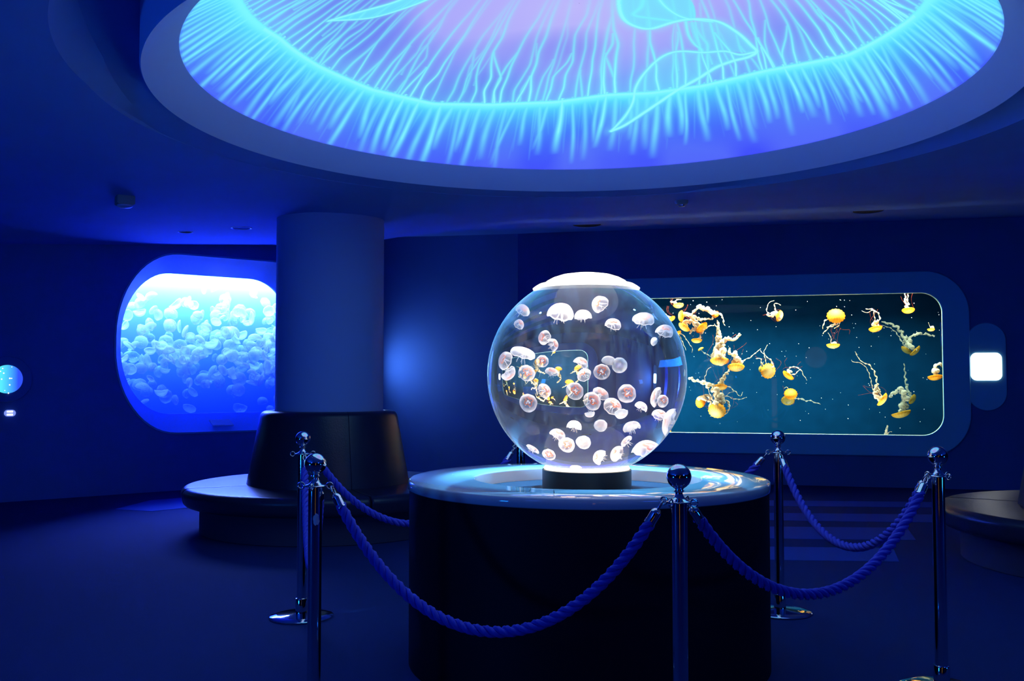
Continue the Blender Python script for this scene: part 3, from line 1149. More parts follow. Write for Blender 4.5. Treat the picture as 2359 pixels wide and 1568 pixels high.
# x, y and width read on an enlargement (2.8x) of the globe; kind; depth fraction; facing; label
GJ = [
    (322, 357, 62, 1, .30, 'tilt', 'small orange-centred jellyfish alone in the upper left of the globe'),
    (488, 440, 92, 1, .30, 'side', 'upright pale jellyfish, upper one of the touching pair in the upper left of the globe'),
    (540, 487, 88, 1, .28, 'tilt', 'flatter pale jellyfish, lower one of the touching pair in the upper left of the globe'),
    (238, 592, 88, 2, .30, 'side', 'tall pinkish jellyfish by the left glass of the globe at mid height'),
    (252, 668, 90, 1, .35, 'down', 'faint pink jellyfish just under the tall one at the left glass of the globe'),
    (475, 592, 78, 0, .35, 'face', 'round jellyfish with glowing orange middle, left of the globe centre'),
    (535, 662, 88, 0, .25, 'edge', 'oval clear jellyfish below right of the orange-middled one left of centre'),
    (375, 668, 110, 0, .55, 'face', 'blurred lilac jellyfish in the left middle of the globe'),
    (930, 358, 104, 1, .40, 'up', 'umbrella-shaped jellyfish with orange crown below the right side of the cap'),
    (1258, 410, 96, 2, .60, 'up', 'blurred peach jellyfish near the upper right glass of the globe'),
    (1195, 466, 55, 3, .50, 'side', 'small whitish jellyfish beside the peach one in the upper right of the globe'),
    (1125, 325, 140, 0, .65, 'up', 'large faint lilac jellyfish high on the right of the globe'),
    (722, 606, 98, 1, .35, 'up', 'pale orange-topped jellyfish just left of the globe centre'),
    (745, 682, 96, 1, .45, 'side', 'soft pink jellyfish right under the orange-topped one near the globe centre'),
    (858, 660, 108, 0, .22, 'face', 'clear round jellyfish with orange crescents at the globe centre'),
    (902, 592, 92, 3, .20, 'edge', 'left one of the two bright white jellyfish right of the globe centre'),
    (972, 618, 98, 3, .18, 'face', 'right one of the two bright white jellyfish right of the globe centre'),
    (685, 785, 118, 0, .22, 'face', 'wide round jellyfish with white frilly middle, below left of the globe centre'),
    (485, 783, 96, 1, .32, 'tilt', 'pinkish folded jellyfish in the left middle of the globe beside the yellow reflection'),
    (383, 860, 108, 1, .30, 'face', 'round salmon-coloured jellyfish low on the left of the globe'),
    (797, 850, 124, 0, .18, 'face', 'large clear round jellyfish with red specks, front left of the overlapping pair'),
    (852, 803, 112, 0, .26, 'tilt', 'clear jellyfish with red crescents behind the large one at centre of the globe'),
    (780, 932, 66, 3, .20, 'down', 'small ragged jellyfish hanging under the overlapping pair'),
    (1022, 800, 120, 1, .38, 'face', 'thick pink jellyfish, upper one of the clump right of centre'),
    (928, 885, 122, 1, .42, 'tilt', 'milky pink jellyfish, lower left one of the clump right of centre'),
    (985, 930, 86, 3, .30, 'down', 'pale peach jellyfish at the bottom of the clump right of centre'),
    (1210, 825, 124, 0, .45, 'side', 'large faint orange-streaked jellyfish at the right side of the globe'),
    (1253, 848, 66, 1, .35, 'face', 'small pale jellyfish overlapping the faint one at the right side of the globe'),
    (1112, 888, 84, 1, .55, 'edge', 'flat blurred white jellyfish between the clump and the right glass'),
    (1230, 945, 90, 1, .50, 'up', 'blurred salmon jellyfish low at the right of the globe'),
    (1300, 990, 96, 0, .50, 'side', 'faint pink jellyfish close to the lower right glass of the globe'),
    (850, 1005, 86, 3, .16, 'face', 'bright white ragged jellyfish below the globe centre'),
    (1052, 1020, 108, 3, .16, 'up', 'bright cup-shaped white jellyfish lower right of the globe centre'),
    (680, 1012, 96, 1, .45, 'up', 'pink jellyfish at the lower edge of the yellow reflection'),
    (572, 1070, 104, 1, .30, 'up', 'large peach jellyfish with glowing crown, lower left of the globe'),
    (632, 1132, 104, 1, .34, 'face', 'peach jellyfish under the glowing-crowned one, lower left of the globe'),
    (740, 1115, 98, 3, .22, 'face', 'brightest white jellyfish at the bottom middle of the globe'),
    (412, 1160, 66, 0, .30, 'edge', 'small dim jellyfish at the lower left glass of the globe'),
    (516, 1196, 78, 0, .32, 'face', 'dim lilac jellyfish near the bottom left of the globe'),
    (845, 1215, 108, 1, .40, 'side', 'streaky white and pink jellyfish at the very bottom of the globe'),
    (960, 1192, 108, 1, .45, 'side', 'streaky orange jellyfish at the bottom right of the globe'),
    (1155, 1185, 92, 1, .45, 'tilt', 'blurred salmon jellyfish near the bottom right glass of the globe'),
    (1018, 1110, 88, 0, .50, 'side', 'streaky pale jellyfish between the cup-shaped one and the bottom of the globe'),
    (590, 285, 170, 1, .45, 'up', 'big milky jellyfish under the left side of the cap'),
    (738, 300, 112, 3, .40, 'up', 'white jellyfish in the light beam right under the cap'),
    (845, 225, 120, 1, .38, 'side', 'hanging white jellyfish at the right of the light beam under the cap'),
    (345, 262, 80, 0, .45, 'tilt', 'faint brownish jellyfish at the upper left glass of the globe'),
    (352, 545, 160, 0, .70, 'up', 'very large ghostly jellyfish far back in the left of the globe'),
    (692, 1284, 80, 3, .30, 'up', 'half hidden white jellyfish resting on the lit ring of the globe'),
]
AX = {'face': (0.15, -1, 0.35), 'tilt': (0.6, -0.45, 0.5), 'side': (-0.7, -0.35, 0.35), 'edge': (0.35, -0.25, 1), 'up': (0.1, -0.3, 1), 'down': (0.3, -0.3, -1)}
for gx, gy, gw, kd, fr, ax, lab in GJ:
    px, py = 1080 + gx / 2.8, 620 + gy / 2.8
    P = in_globe(px, py, fr)
    # local magnification of the water ball, found by tracing a neighbouring sight line
    P2 = in_globe(px + 6, py, fr) if px < 1355 else in_globe(px - 6, py, fr)
    mag = max(0.35, min(1.5, (P2 - P).length / (6 * 4.66 / F_PX)))
    rad = gw / 2.8 / 2 * 4.62 / F_PX * mag * 1.02
    # stay within the glass
    v = P - GC
    lim = GR - rad * 1.15 - 0.008
    if v.length > lim:
        P = GC + v * (lim / v.length)
    P.z = max(P.z, GC.z - 0.40 + rad * 0.6)
    P.z = min(P.z, GC.z + 0.345 - rad * 0.6)
    a = Vector(AX[ax]) + Vector((random.uniform(-.3, .3), random.uniform(-.2, .2), random.uniform(-.25, .25)))
    place_moon(kd, P, rad, a, random.uniform(0, 6), lab, 'small pale jellyfish inside the glass globe')

# ------------------------------------------------------------------ left window: deep blue tank with a swarm
win = MB()
l0 = [frame_pt(LW0, LWD, u, z, -0.012) for u, z in rr_outline(LO[0] - 0.02, LO[1] + 0.02, LO[2] - 0.02, LO[3] + 0.02, [(a + 0.02, b + 0.02) for a, b in cLO])]
l1 = [frame_pt(LW0, LWD, u, z, -0.016) for u, z in oLO]
l2 = [frame_pt(LW0, LWD, u, z, 0.03) for u, z in rr_outline(LO[0] + 0.012, LO[1] - 0.012, LO[2] + 0.012, LO[3] - 0.012, cLO)]
l3 = [frame_pt(LW0, LWD, u, z, L_DEPTH) for u, z in oLG]
l4 = [frame_pt(LW0, LWD, u, z, L_DEPTH + 0.06) for u, z in oLG]
lback = [frame_pt(LW0, LWD, u, z, 0.012) for u, z in rr_outline(LO[0] - 0.02, LO[1] + 0.02, LO[2] - 0.02, LO[3] + 0.02, [(a + 0.02, b + 0.02) for a, b in cLO])]
bridge(win, [lback, l0, l1, l2, l3, l4])
wroot = empty('window_1', frame_pt(LW0, LWD, (LO[0] + LO[1]) / 2, LO[2], 0))
structure(wroot, 'deep rounded window on the left with white light at the top of blue water')
M_REVEAL = principled('window_reveal_paint', (0.22, 0.48, 0.72), 0.5)
wo = win.build('window_frame', M_REVEAL, None, sharp=0.6)


def reparent(o, root):
    o.parent = root
    o.matrix_parent_inverse = Matrix.LocRotScale(root.location, root.rotation_euler, root.scale).inverted()


reparent(wo, wroot)
bm = bmesh.new()
filled(bm, [[frame_pt(LW0, LWD, u, z, L_DEPTH + 0.03) for u, z in oLG]])
po = frombm('pane', bm, M_PANE, None, smooth=False)
reparent(po, wroot)


def tank_box(name, O, D, u0, u1, z0, z1, d0, d1, mat, inward=True, skip_front=None):
    vs = [frame_pt(O, D, u, z, d) for d in (d0, d1) for z in (z0, z1) for u in (u0, u1)]
    fs = [(0, 2, 3, 1), (4, 5, 7, 6), (0, 1, 5, 4), (2, 6, 7, 3), (0, 4, 6, 2), (1, 3, 7, 5)]
    if skip_front is not None:
        fs = fs[1:]
    fs = [f[::-1] for f in fs]
    mb = MB(); mb.add(vs, fs)
    return mb.build(name, mat, None, smooth=False)


LT0, LT1 = L_DEPTH + 0.065, 1.75
M_LBACK = principled('tank_lining_blue', (0.45, 0.65, 1.0), 0.8)
lt = empty('jellyfish_tank', frame_pt(LW0, LWD, 2.4, 0.3, 1.2))
tag(lt, 'blue lit water tank behind the left window, glaring white along the top', 'tank')
o = tank_box('lining', LW0, LWD, 0.2, 4.6, 0.3, 3.25, LT0 - 0.01, LT1, M_LBACK, skip_front=True); reparent(o, lt)
# front of the lining around the window
bm = bmesh.new()
filled(bm, [[frame_pt(LW0, LWD, u, z, LT0 - 0.005) for u, z in ((0.2, 0.3), (4.6, 0.3), (4.6, 3.25), (0.2, 3.25))],
            [frame_pt(LW0, LWD, u, z, LT0 - 0.005) for u, z in rr_outline(LG[0] - .01, LG[1] + .01, LG[2] - .01, LG[3] + .01, cLG)]])
o = frombm('front_wall', bm, M_DARK, None, smooth=False); reparent(o, lt)
o = tank_box('water', LW0, LWD, 0.22, 4.58, 0.32, 3.05, LT0 + 0.002, LT1 - 0.01, water_mat('blue_water', (0.08, 0.38, 0.982), 1.7)); reparent(o, lt)
c = frame_pt(LW0, LWD, 2.4, 3.0, 1.1)
c2 = frame_pt(LW0, LWD, 2.4, 2.98, LT1 - 0.22)
o = lamp('tank_lamp', 'AREA', c2, (c2.x, c2.y, 0), (1.0, 1.0, 1.0), 700, 3.8, 0.2)
o.rotation_euler = (0, 0, math.atan2(LWD.y, LWD.x))
o = lamp('tank_lamp', 'AREA', c, (c.x, c.y, 0), (1.0, 1.0, 1.0), 300, 3.8, 1.0)
o.rotation_euler = (0, 0, math.atan2(LWD.y, LWD.x))
# swarm of moon jellyfish
rnd = random.Random(5)
M_SW = jelly_mat('swarm_jelly_flesh', (0.95, 0.97, 1.0), 0.22, 0.8, 0.5)
M_SW2 = jelly_mat('swarm_jelly_core', (1.0, 1.0, 1.0), 0.5, 0.9, 0.5)


def make_swarm(kind):
    root = empty('moon_jellyfish', (0, 0, 0))
    H = (0.45, 0.7, 0.95)[kind]
    vs, fs = bell_verts(1.0, H, 24, 8, 0.03, 8, 0.3, (0.1, 0.25, 0.15)[kind])
    mb = MB(); mb.add(vs, fs); mb.build('bell', M_SW, root, sharp=None)
    g = MB()
    for k in range(4):
        a = PI / 2 * k
        pts = [(0.32 * math.cos(a) + 0.17 * math.cos(t), 0.32 * math.sin(a) + 0.17 * math.sin(t), H * 0.62) for t in [a + PI * 0.35 * j - 2.2 + PI for j in range(5)]]
        g.tube(pts, 0.05, 5)
    g.build('gonads', M_SW2, root, sharp=None)
    return root


sw = [make_swarm(k) for k in range(3)]
cnt = 0
tries = 0
NSW = 299
while cnt < NSW and tries < 20000:
    tries += 1
    u = rnd.uniform(0.9, 4.1)
    z = rnd.gauss(1.68, 0.40)
    if not 0.7 < z < 2.6:
        continue
    d = LT0 + 0.16 + (LT1 - LT0 - 0.4) * rnd.random() ** 1.2
    if rnd.random() > 0.35 + 0.65 * (u - 0.9) / 3.2:
        continue
    if z < 1.25 and rnd.random() < 0.45:
        continue
    p = frame_pt(LW0, LWD, u, z, d)
    # keep the ones the window really shows
    yy = CAMH + (p.z - CAMH)
    q = (p - CAM)
    sx = CX + F_PX * q.x / q.y
    if sx > 648 or sx < 262:
        continue
    kd = rnd.randrange(3)
    if cnt < 3:
        kd = cnt; o = sw[kd]
    else:
        o = dup(sw[kd])
    s = rnd.uniform(0.055, 0.098)
    ax = Vector((rnd.gauss(0, 1), rnd.gauss(0, 1), rnd.gauss(0.2, 1)))
    o.location = p
    o.rotation_euler = (ax.normalized().to_track_quat('Z', 'Y').to_matrix() @ Matrix.Rotation(rnd.uniform(0, 6), 3, 'Z')).to_euler()
    o.scale = (s, s, s)
    if p.z > 2.0:
        tag(o, 'pale moon jellyfish in the cyan water just under the white glare of the left window', 'jellyfish', 'moon jellyfish high in the blue tank')
    elif p.z > 1.45:
        tag(o, 'pale moon jellyfish packed in the dense middle of the swarm behind the left window', 'jellyfish', 'moon jellyfish in the middle of the blue tank')
    else:
        tag(o, 'faint moon jellyfish low in the deep blue water behind the left window', 'jellyfish', 'moon jellyfish low in the blue tank')
    cnt += 1

# caption plate on the sill
p = on_plane(510, 969, frame_pt(LW0, LWD, 2.0, 0.78, 0.2), Vector((-LWD.y * -0.0, 0.45 * -1, 1)).normalized()) if False else None
tq = frame_pt(LW0, LWD, 0, 0, 0.16)
P = on_plane(510, 970, (tq.x, tq.y, 0), Vector((-LWD.y, LWD.x, 0)))
bm = bmesh.new()
bmesh.ops.create_cube(bm, size=1.0)
bmesh.ops.scale(bm, vec=(0.27, 0.15, 0.012), verts=bm.verts)
bmesh.ops.bevel(bm, geom=bm.edges[:], offset=0.003, segments=2, affect='EDGES')
o = frombm('caption_plate', bm, M_PLATE)
sl = math.atan2(oLG[0][1] * 0 + (LG[2] - LO[2]), L_DEPTH)
su = (P - Vector((LW0.x, LW0.y, 0))).xy.dot(LWD)
zs = LO[2] + (LG[2] - LO[2]) * (0.16 / L_DEPTH)
o.location = frame_pt(LW0, LWD, su, zs + 0.022, 0.16)
o.rotation_euler = (Matrix.Rotation(math.atan2(LWD.y, LWD.x), 3, 'Z') @ Matrix.Rotation(sl, 3, 'X')).to_euler()
tag(o, 'small pale caption plate lying on the sill of the left window', 'sign')

# ------------------------------------------------------------------ right window: sea nettle tank
R_PROUD = 0.05
fr = MB()
f0 = [frame_pt(RW0, RWD, u, z, 0.002) for u, z in oRO]
f1 = [frame_pt(RW0, RWD, u, z, -R_PROUD + 0.01) for u, z in oRO]
wr = empty('window_2', frame_pt(RW0, RWD, 0, RO[2], 0))
structure(wr, 'long rounded window on the right framed in blue, orange jellyfish inside')
bm = bmesh.new()
A_ = [[frame_pt(RW0, RWD, u, z, -R_PROUD) for u, z in rr_outline(RO[0] + .01, RO[1] - .01, RO[2] + .01, RO[3] - .01, [(0.51, 0.51)] * 4)],
      [frame_pt(RW0, RWD, u, z, -R_PROUD) for u, z in oRG]]
filled(bm, A_)
me_t = bpy.data.meshes.new('t'); bm.to_mesh(me_t); bm.free()
fr.add([v.co.copy() for v in me_t.vertices], [tuple(p.vertices) for p in me_t.polygons])
bridge(fr, [f0, f1, A_[0]])
bridge(fr, [A_[1], [frame_pt(RW0, RWD, u, z, 0.03) for u, z in oRG]])
fo = fr.build('window_frame', M_FRAME, None, sharp=0.5); reparent(fo, wr)
bm = bmesh.new()
filled(bm, [[frame_pt(RW0, RWD, u, z, 0.0) for u, z in oRG]])
po = frombm('pane', bm, M_PANE, None, smooth=False); reparent(po, wr)
# thin pale seal line round the glass
sm = MB()
sm.tube([frame_pt(RW0, RWD, u, z, 0.018) for u, z in oRG + oRG[:1]], 0.0045, 6)
so = sm.build('seal', principled('pale_seal', (0.4, 0.32, 0.18), 0.4), None, sharp=None); reparent(so, wr)

M_RBACK = principled('tank_lining_teal', (0.0016, 0.020, 0.050), 0.9, spec=0.0, noise=(5, 0.25))
rt = empty('jellyfish_tank', frame_pt(RW0, RWD, 0, 0.4, 0.8))
tag(rt, 'dark teal water tank behind the long right window', 'tank')
RT0, RT1 = 0.035, 1.7
o = tank_box('lining', RW0, RWD, -3.0, 2.75, 0.50, 2.95, RT0, RT1, M_RBACK, skip_front=True); reparent(o, rt)
o = tank_box('water', RW0, RWD, -2.98, 2.73, 0.52, 2.78, RT0 + 0.003, RT1 - 0.01, water_mat('teal_water', (0.30, 0.85, 0.93), 0.40)); reparent(o, rt)
bm = bmesh.new()
filled(bm, [[frame_pt(RW0, RWD, u, z, RT0) for u, z in ((-3.0, 0.5), (2.75, 0.5), (2.75, 2.95), (-3.0, 2.95))],
            [frame_pt(RW0, RWD, u, z, RT0) for u, z in rr_outline(GU0 - .01, GU1 + .01, GZ0 - .01, GZ1 + .01, [(0.25, 0.25)] * 4)]])
o = frombm('front_wall', bm, M_DARK, None, smooth=False); reparent(o, rt)
for i, (u, e) in enumerate(((-1.9, 300), (-0.6, 200), (0.5, 110), (1.7, 110))):
    c = frame_pt(RW0, RWD, u, 2.74, 0.22)
    t = frame_pt(RW0, RWD, u, 0.7, 0.30)
    lamp('tank_lamp', 'AREA', c, t, (1.0, 0.93, 0.80), e, 0.9, 0.2, spread=math.radians(140))
for u, e in ((-1.5, 70), (0.9, 36)):
    c = frame_pt(RW0, RWD, u, 0.55, 0.12)
    lamp('tank_lamp', 'AREA', c, frame_pt(RW0, RWD, u, 2.2, 0.6), (1.0, 0.92, 0.78), e, 1.2, 0.12)

M_NET_ARM = jelly_mat('nettle_arm_frill', (0.86, 0.68, 0.46), 0.85, 1.0, 0.4)
M_NET_ARM_D = jelly_mat('nettle_arm_frill_dimmed', (0.42, 0.36, 0.25), 0.30, 0.6, 0.4)  # darkened arm copy: weak light deep in the tank put into the colour
M_NET_TEN = jelly_mat('nettle_tentacle', (0.30, 0.05, 0.02), 0.6, 0.9, 0.3)


def nettle_bell_mat(name, c0, c1, c2):
    m, nt, out = newmat(name)
    tc = nt.nodes.new('ShaderNodeTexCoord')
    sp = nt.nodes.new('ShaderNodeSeparateXYZ')
    nt.links.new(tc.outputs['Object'], sp.inputs[0])
    at = nt.nodes.new('ShaderNodeMath'); at.operation = 'ARCTAN2'
    nt.links.new(sp.outputs[1], at.inputs[0]); nt.links.new(sp.outputs[0], at.inputs[1])
    ml = nt.nodes.new('ShaderNodeMath'); ml.operation = 'MULTIPLY'; ml.inputs[1].default_value = 16
    nt.links.new(at.outputs[0], ml.inputs[0])
    sn = nt.nodes.new('ShaderNodeMath'); sn.operation = 'SINE'
    nt.links.new(ml.outputs[0], sn.inputs[0])
    ln = nt.nodes.new('ShaderNodeVectorMath'); ln.operation = 'LENGTH'
    cb = nt.nodes.new('ShaderNodeCombineXYZ')
    nt.links.new(sp.outputs[0], cb.inputs[0]); nt.links.new(sp.outputs[1], cb.inputs[1])
    nt.links.new(cb.outputs[0], ln.inputs[0])
    ramp = nt.nodes.new('ShaderNodeValToRGB')
    ramp.color_ramp.elements[0].color = (*c0, 1); ramp.color_ramp.elements[0].position = 0.15
    ramp.color_ramp.elements[1].color = (*c2, 1); ramp.color_ramp.elements[1].position = 1.0
    e = ramp.color_ramp.elements.new(0.75); e.color = (*c1, 1)
    nt.links.new(ln.outputs['Value'], ramp.inputs[0])
    mr = nt.nodes.new('ShaderNodeMapRange')
    mr.inputs[1].default_value = 0.55; mr.inputs[2].default_value = 1.0; mr.inputs[3].default_value = 0; mr.inputs[4].default_value = 0.6
    nt.links.new(sn.outputs[0], mr.inputs[0])
    mx = nt.nodes.new('ShaderNodeMix'); mx.data_type = 'RGBA'
    nt.links.new(mr.outputs[0], mx.inputs[0]); nt.links.new(ramp.outputs[0], mx.inputs[6])
    mx.inputs[7].default_value = (*c2, 1)
    d = nt.nodes.new('ShaderNodeBsdfDiffuse'); t = nt.nodes.new('ShaderNodeBsdfTranslucent')
    nt.links.new(mx.outputs[2], d.inputs[0]); nt.links.new(mx.outputs[2], t.inputs[0])
    ms = nt.nodes.new('ShaderNodeMixShader'); ms.inputs[0].default_value = 0.45
    nt.links.new(d.outputs[0], ms.inputs[1]); nt.links.new(t.outputs[0], ms.inputs[2])
    tr = nt.nodes.new('ShaderNodeBsdfTransparent')
    ms2 = nt.nodes.new('ShaderNodeMixShader'); ms2.inputs[0].default_value = 0.82
    nt.links.new(tr.outputs[0], ms2.inputs[1]); nt.links.new(ms.outputs[0], ms2.inputs[2])
    nt.links.new(ms2.outputs[0], out.inputs[0])
    return m


M_BELL = nettle_bell_mat('nettle_bell_orange', (1.0, 0.62, 0.12), (0.95, 0.46, 0.04), (0.80, 0.24, 0.01))
M_BELL_Y = nettle_bell_mat('nettle_bell_yellow', (1.0, 0.85, 0.40), (1.0, 0.62, 0.14), (0.90, 0.35, 0.02))
M_BELL_D = nettle_bell_mat('nettle_bell_dimmed', (0.34, 0.27, 0.09), (0.34, 0.22, 0.05), (0.28, 0.13, 0.01))  # darkened bell copy, standing in for the dimmer light further back

NET_N = Vector((-RWD.y, RWD.x, 0))


def tank_pt(px, py, depth):
    P0 = frame_pt(RW0, RWD, 0, 1.5, depth)
    return on_plane(px, py, P0, NET_N)


def nettle(bx, by, bw, ang, face, depth, arms, mat, label, thick=1.0, tent=True, seed=0):
    """bx,by bell centre; bw width; ang direction the dome points in the picture (deg, 0 right, 90 up);
    face 0 edge-on .. 1 facing the viewer; arms lists of surveyed points"""
    rnd = random.Random(seed * 7 + 3)
    P = tank_pt(bx, by, depth)
    right = Vector((RWD.x, RWD.y, 0)).normalized()
    toward = -NET_N
    sc = (tank_pt(bx + 1, by, depth) - tank_pt(bx, by, depth)).length
    R = bw * sc / 2
    a = math.radians(ang)
    axis = (right * math.cos(a) + Vector((0, 0, 1)) * math.sin(a)) * math.sqrt(max(0.0, 1 - face * face)) + toward * face
    root = empty('sea_nettle', P)
    tag(root, label, 'jellyfish', 'orange sea nettles in the teal tank')
    H = R * 0.62
    vs, fs = bell_verts(1.0, 0.62, 32, 8, 0.05, 16, 0.35)
    mb = MB(); mb.add(vs, fs)
    b = mb.build('bell', mat, root, sharp=None)
    b.scale = (R, R, R)
    Rm = axis.normalized().to_track_quat('Z', 'Y').to_matrix()
    b.rotation_euler = Rm.to_euler()
    b.location = axis.normalized() * (-H * 0.45)
    am = MB()
    for pts in arms:
        wd = pts[0]
        Q = []
        dz = 0.0
        for i, (x, y) in enumerate(pts[1:]):
            dz += rnd.uniform(-0.02, 0.03)
            Q.append(tank_pt(x, y, max(0.09, depth + dz)) - P)
        start = axis.normalized() * (-H * 0.1)
        Q = [start] + Q
        C = [Vector(q) for q in catmull(Q, 12)]
        L = sum((C[i + 1] - C[i]).length for i in range(len(C) - 1))
        # resample finely and ruffle
        n = max(16, int(L / 0.007))
        acc = [0]
        for i in range(len(C) - 1):
            acc.append(acc[-1] + (C[i + 1] - C[i]).length)
        fine = []
        for k in range(n):
            s = L * k / (n - 1)
            xs = np.interp(s, acc, [c_.x for c_ in C]); ys = np.interp(s, acc, [c_.y for c_ in C]); zs_ = np.interp(s, acc, [c_.z for c_ in C])
            fine.append(Vector((xs, ys, zs_)))
        w0 = wd * sc * 0.68
        strands = 2 if wd > 7 else 1
        for st in range(strands):
            ph = rnd.uniform(0, 6)
            f1_ = rnd.uniform(0.030, 0.042)
            pl_, rd = [], []
            for k, c_ in enumerate(fine):
                t = k / (n - 1)
                s = L * t
                taper = (1 - 0.72 * t) * (0.55 + 0.45 * min(1, t * 6 + 0.3))
                amp = w0 * taper * (0.62 if strands == 2 else 0.45)
                off = (Vector((0, 0, 1)) * math.sin(s / f1_ * 2.2 + ph + st * PI) + right * math.cos(s / f1_ * 2.6 + ph * 1.3 + st * PI) + toward * math.sin(s / f1_ * 1.7 + ph)) * amp
                pl_.append(c_ + off)
                rd.append(max(0.0018, w0 * taper * (0.50 + 0.26 * math.sin(s / 0.0085 + ph) + 0.20 * rnd.uniform(-1, 1))))
            am.tube(pl_, rd, 7)
    am.build('oral_arms', M_NET_ARM_D if mat is M_BELL_D else M_NET_ARM, root, sharp=None)['label'] = 'curled cream-white frilly arms'
    if tent:
        tm = MB()
        base_axis = axis.normalized()
        side = base_axis.orthogonal().normalized()
        sd2 = base_axis.cross(side)
        for k in range(3):
            th = rnd.uniform(0, 6.28)
            p0 = base_axis * (-H * 0.4) + (side * math.cos(th) + sd2 * math.sin(th)) * R * 0.97
            dirv = (-base_axis + Vector((rnd.uniform(-1, 1), 0, rnd.uniform(-.4, 1))) * 0.8).normalized()
            pts = []
            for j in range(14):
                t = j / 13
                q = p0 + dirv * (R * 3.0 * t) + side * (R * 0.5 * math.sin(t * 5 + th)) + sd2 * (R * 0.3 * math.sin(t * 4))
                dd = (q + P - Vector((RW0.x, RW0.y, 0))).dot(NET_N)
                if dd < 0.07:
                    q = q + NET_N * (0.07 - dd)
                if (q + P).z > 2.74:
                    q.z = 2.74 - P.z
                pts.append(q)
            tm.tube(pts, 0.0009, 4)
        tm.build('tentacles', M_NET_TEN, root, sharp=None)['label'] = 'hair-thin dark red tentacles'
    return root


def A(x, y):
    return (1480 + x / 4.479, 660 + y / 4.479)


def Bz(x, y):
    return (1840 + x / 4.48, 660 + y / 4.48)


def NA(x, y, w_, ang, face, dep, arms, mat, lab, f=A, **k):
    bx, by = f(x, y)
    arms2 = [[a[0] / 4.479] + [f(*p) for p in a[1:]] for a in arms]
    nettle(bx, by, w_ / 4.479, ang, face, dep, arms2, mat, lab, seed=int(x + y), **k)


O_, Y_, D_ = M_BELL, M_BELL_Y, M_BELL_D
NA(372, 200, 105, -85, .3, .30, [[40, (330, 170), (285, 150)], [24, (340, 150), (400, 130)]], Y_, 'orange sea nettle tucked under the top edge of the tank beside the globe')
NA(392, 305, 118, 180, .35, .22, [[44, (450, 285), (520, 310), (600, 340), (680, 330)]], O_, 'deep orange oval sea nettle at the left of the big upper tangle')
NA(425, 425, 130, -125, .3, .26, [[50, (455, 370), (520, 350), (560, 390)]], Y_, 'sea nettle with crescent bell at the lower left of the big upper tangle')
NA(620, 430, 140, -45, .3, .24, [[60, (560, 390), (530, 430), (490, 480)], [40, (560, 360), (480, 300), (430, 270)]], O_, 'tilted orange sea nettle in the middle of the big upper tangle')
NA(300, 338, 85, -60, .3, .30, [[34, (250, 300), (215, 262)]], O_, 'sea nettle half covered by the globe rim, left of the tangle')
NA(560, 562, 108, -90, .25, .26, [[30, (600, 500), (640, 440), (700, 405), (740, 400)]], Y_, 'small cup-shaped sea nettle hanging below the big upper tangle')
NA(750, 282, 78, 100, .8, .24, [[30, (790, 280), (822, 300), (832, 350), (850, 405)], [56, (700, 250), (645, 228), (590, 208), (535, 250), (505, 300)], [26, (720, 330), (640, 330), (560, 330)]], O_, 'round orange sea nettle with a thick white arm arching to its left')
NA(795, 778, 188, -90, .25, .22, [[120, (800, 690), (806, 600), (800, 520)], [58, (790, 560), (785, 450), (775, 350)], [60, (830, 600), (862, 535), (940, 545), (1012, 488)], [30, (760, 540), (770, 450), (745, 380)]], Y_, 'large sea nettle with a blazing white forked trunk of arms')
NA(965, 842, 170, -90, .35, .24, [[84, (985, 750), (955, 700), (915, 680), (888, 645)], [20, (1025, 768), (1100, 738), (1160, 690), (1220, 640)]], Y_, 'sea nettle below right of the forked one, white arms bent left')
NA(805, 1042, 138, -90, .3, .30, [[46, (815, 985), (860, 910), (905, 850)], [18, (880, 1030), (950, 1075), (1010, 1130), (1035, 1085)], [16, (850, 1130), (900, 1095), (950, 1078)]], Y_, 'sea nettle at the middle left with a braided arm rising to the one above')
NA(592, 1185, 130, 160, .75, .30, [[56, (625, 1150), (670, 1140), (700, 1190), (690, 1240)]], O_, 'ring-like orange sea nettle at the lower left beside the globe')
NA(768, 1290, 184, -100, .82, .22, [[76, (780, 1230), (800, 1150), (740, 1060), (650, 1000), (560, 970), (480, 937)], [34, (850, 1180), (892, 1220), (880, 1290), (850, 1320)], [16, (840, 1130), (930, 1155), (1010, 1160), (1078, 1140)], [30, (760, 1180), (720, 1160), (735, 1095)], [14, (650, 980), (655, 910), (675, 850), (710, 830)]], Y_, 'large round sea nettle at the lower left seen face on with ribbed bell')
NA(1305, 872, 164, -20, .9, .30, [[24, (1350, 812), (1310, 745), (1255, 700), (1215, 655)], [26, (1240, 800), (1215, 740), (1170, 745)], [14, (1255, 690), (1270, 640), (1290, 600)]], Y_, 'round yellow sea nettle facing the glass left of the tank centre')
NA(1214, 852, 66, 180, .5, .42, [[22, (1230, 810), (1250, 770)]], D_, 'small dull sea nettle peeking out behind the round yellow one', tent=False)
NA(1498, 922, 132, -130, .2, .30, [[40, (1520, 860), (1545, 890)], [18, (1530, 830), (1590, 835), (1635, 860), (1660, 910), (1698, 965)], [22, (1560, 905), (1600, 880), (1630, 850)]], O_, 'tilted sea nettle with wiry arms trailing right near the tank centre')
NA(1530, 1098, 138, 90, .8, .26, [[40, (1540, 1130), (1520, 1090)], [12, (1490, 1035), (1465, 1050)]], O_, 'upper one of the two stacked round sea nettles at the bottom centre', tent=False)
NA(1502, 1182, 138, -90, .7, .60, [[26, (1590, 1150), (1680, 1175), (1740, 1180), (1840, 1215)], [40, (1510, 1180), (1540, 1160)]], D_, 'lower duller one of the two stacked round sea nettles, arm trailing right')
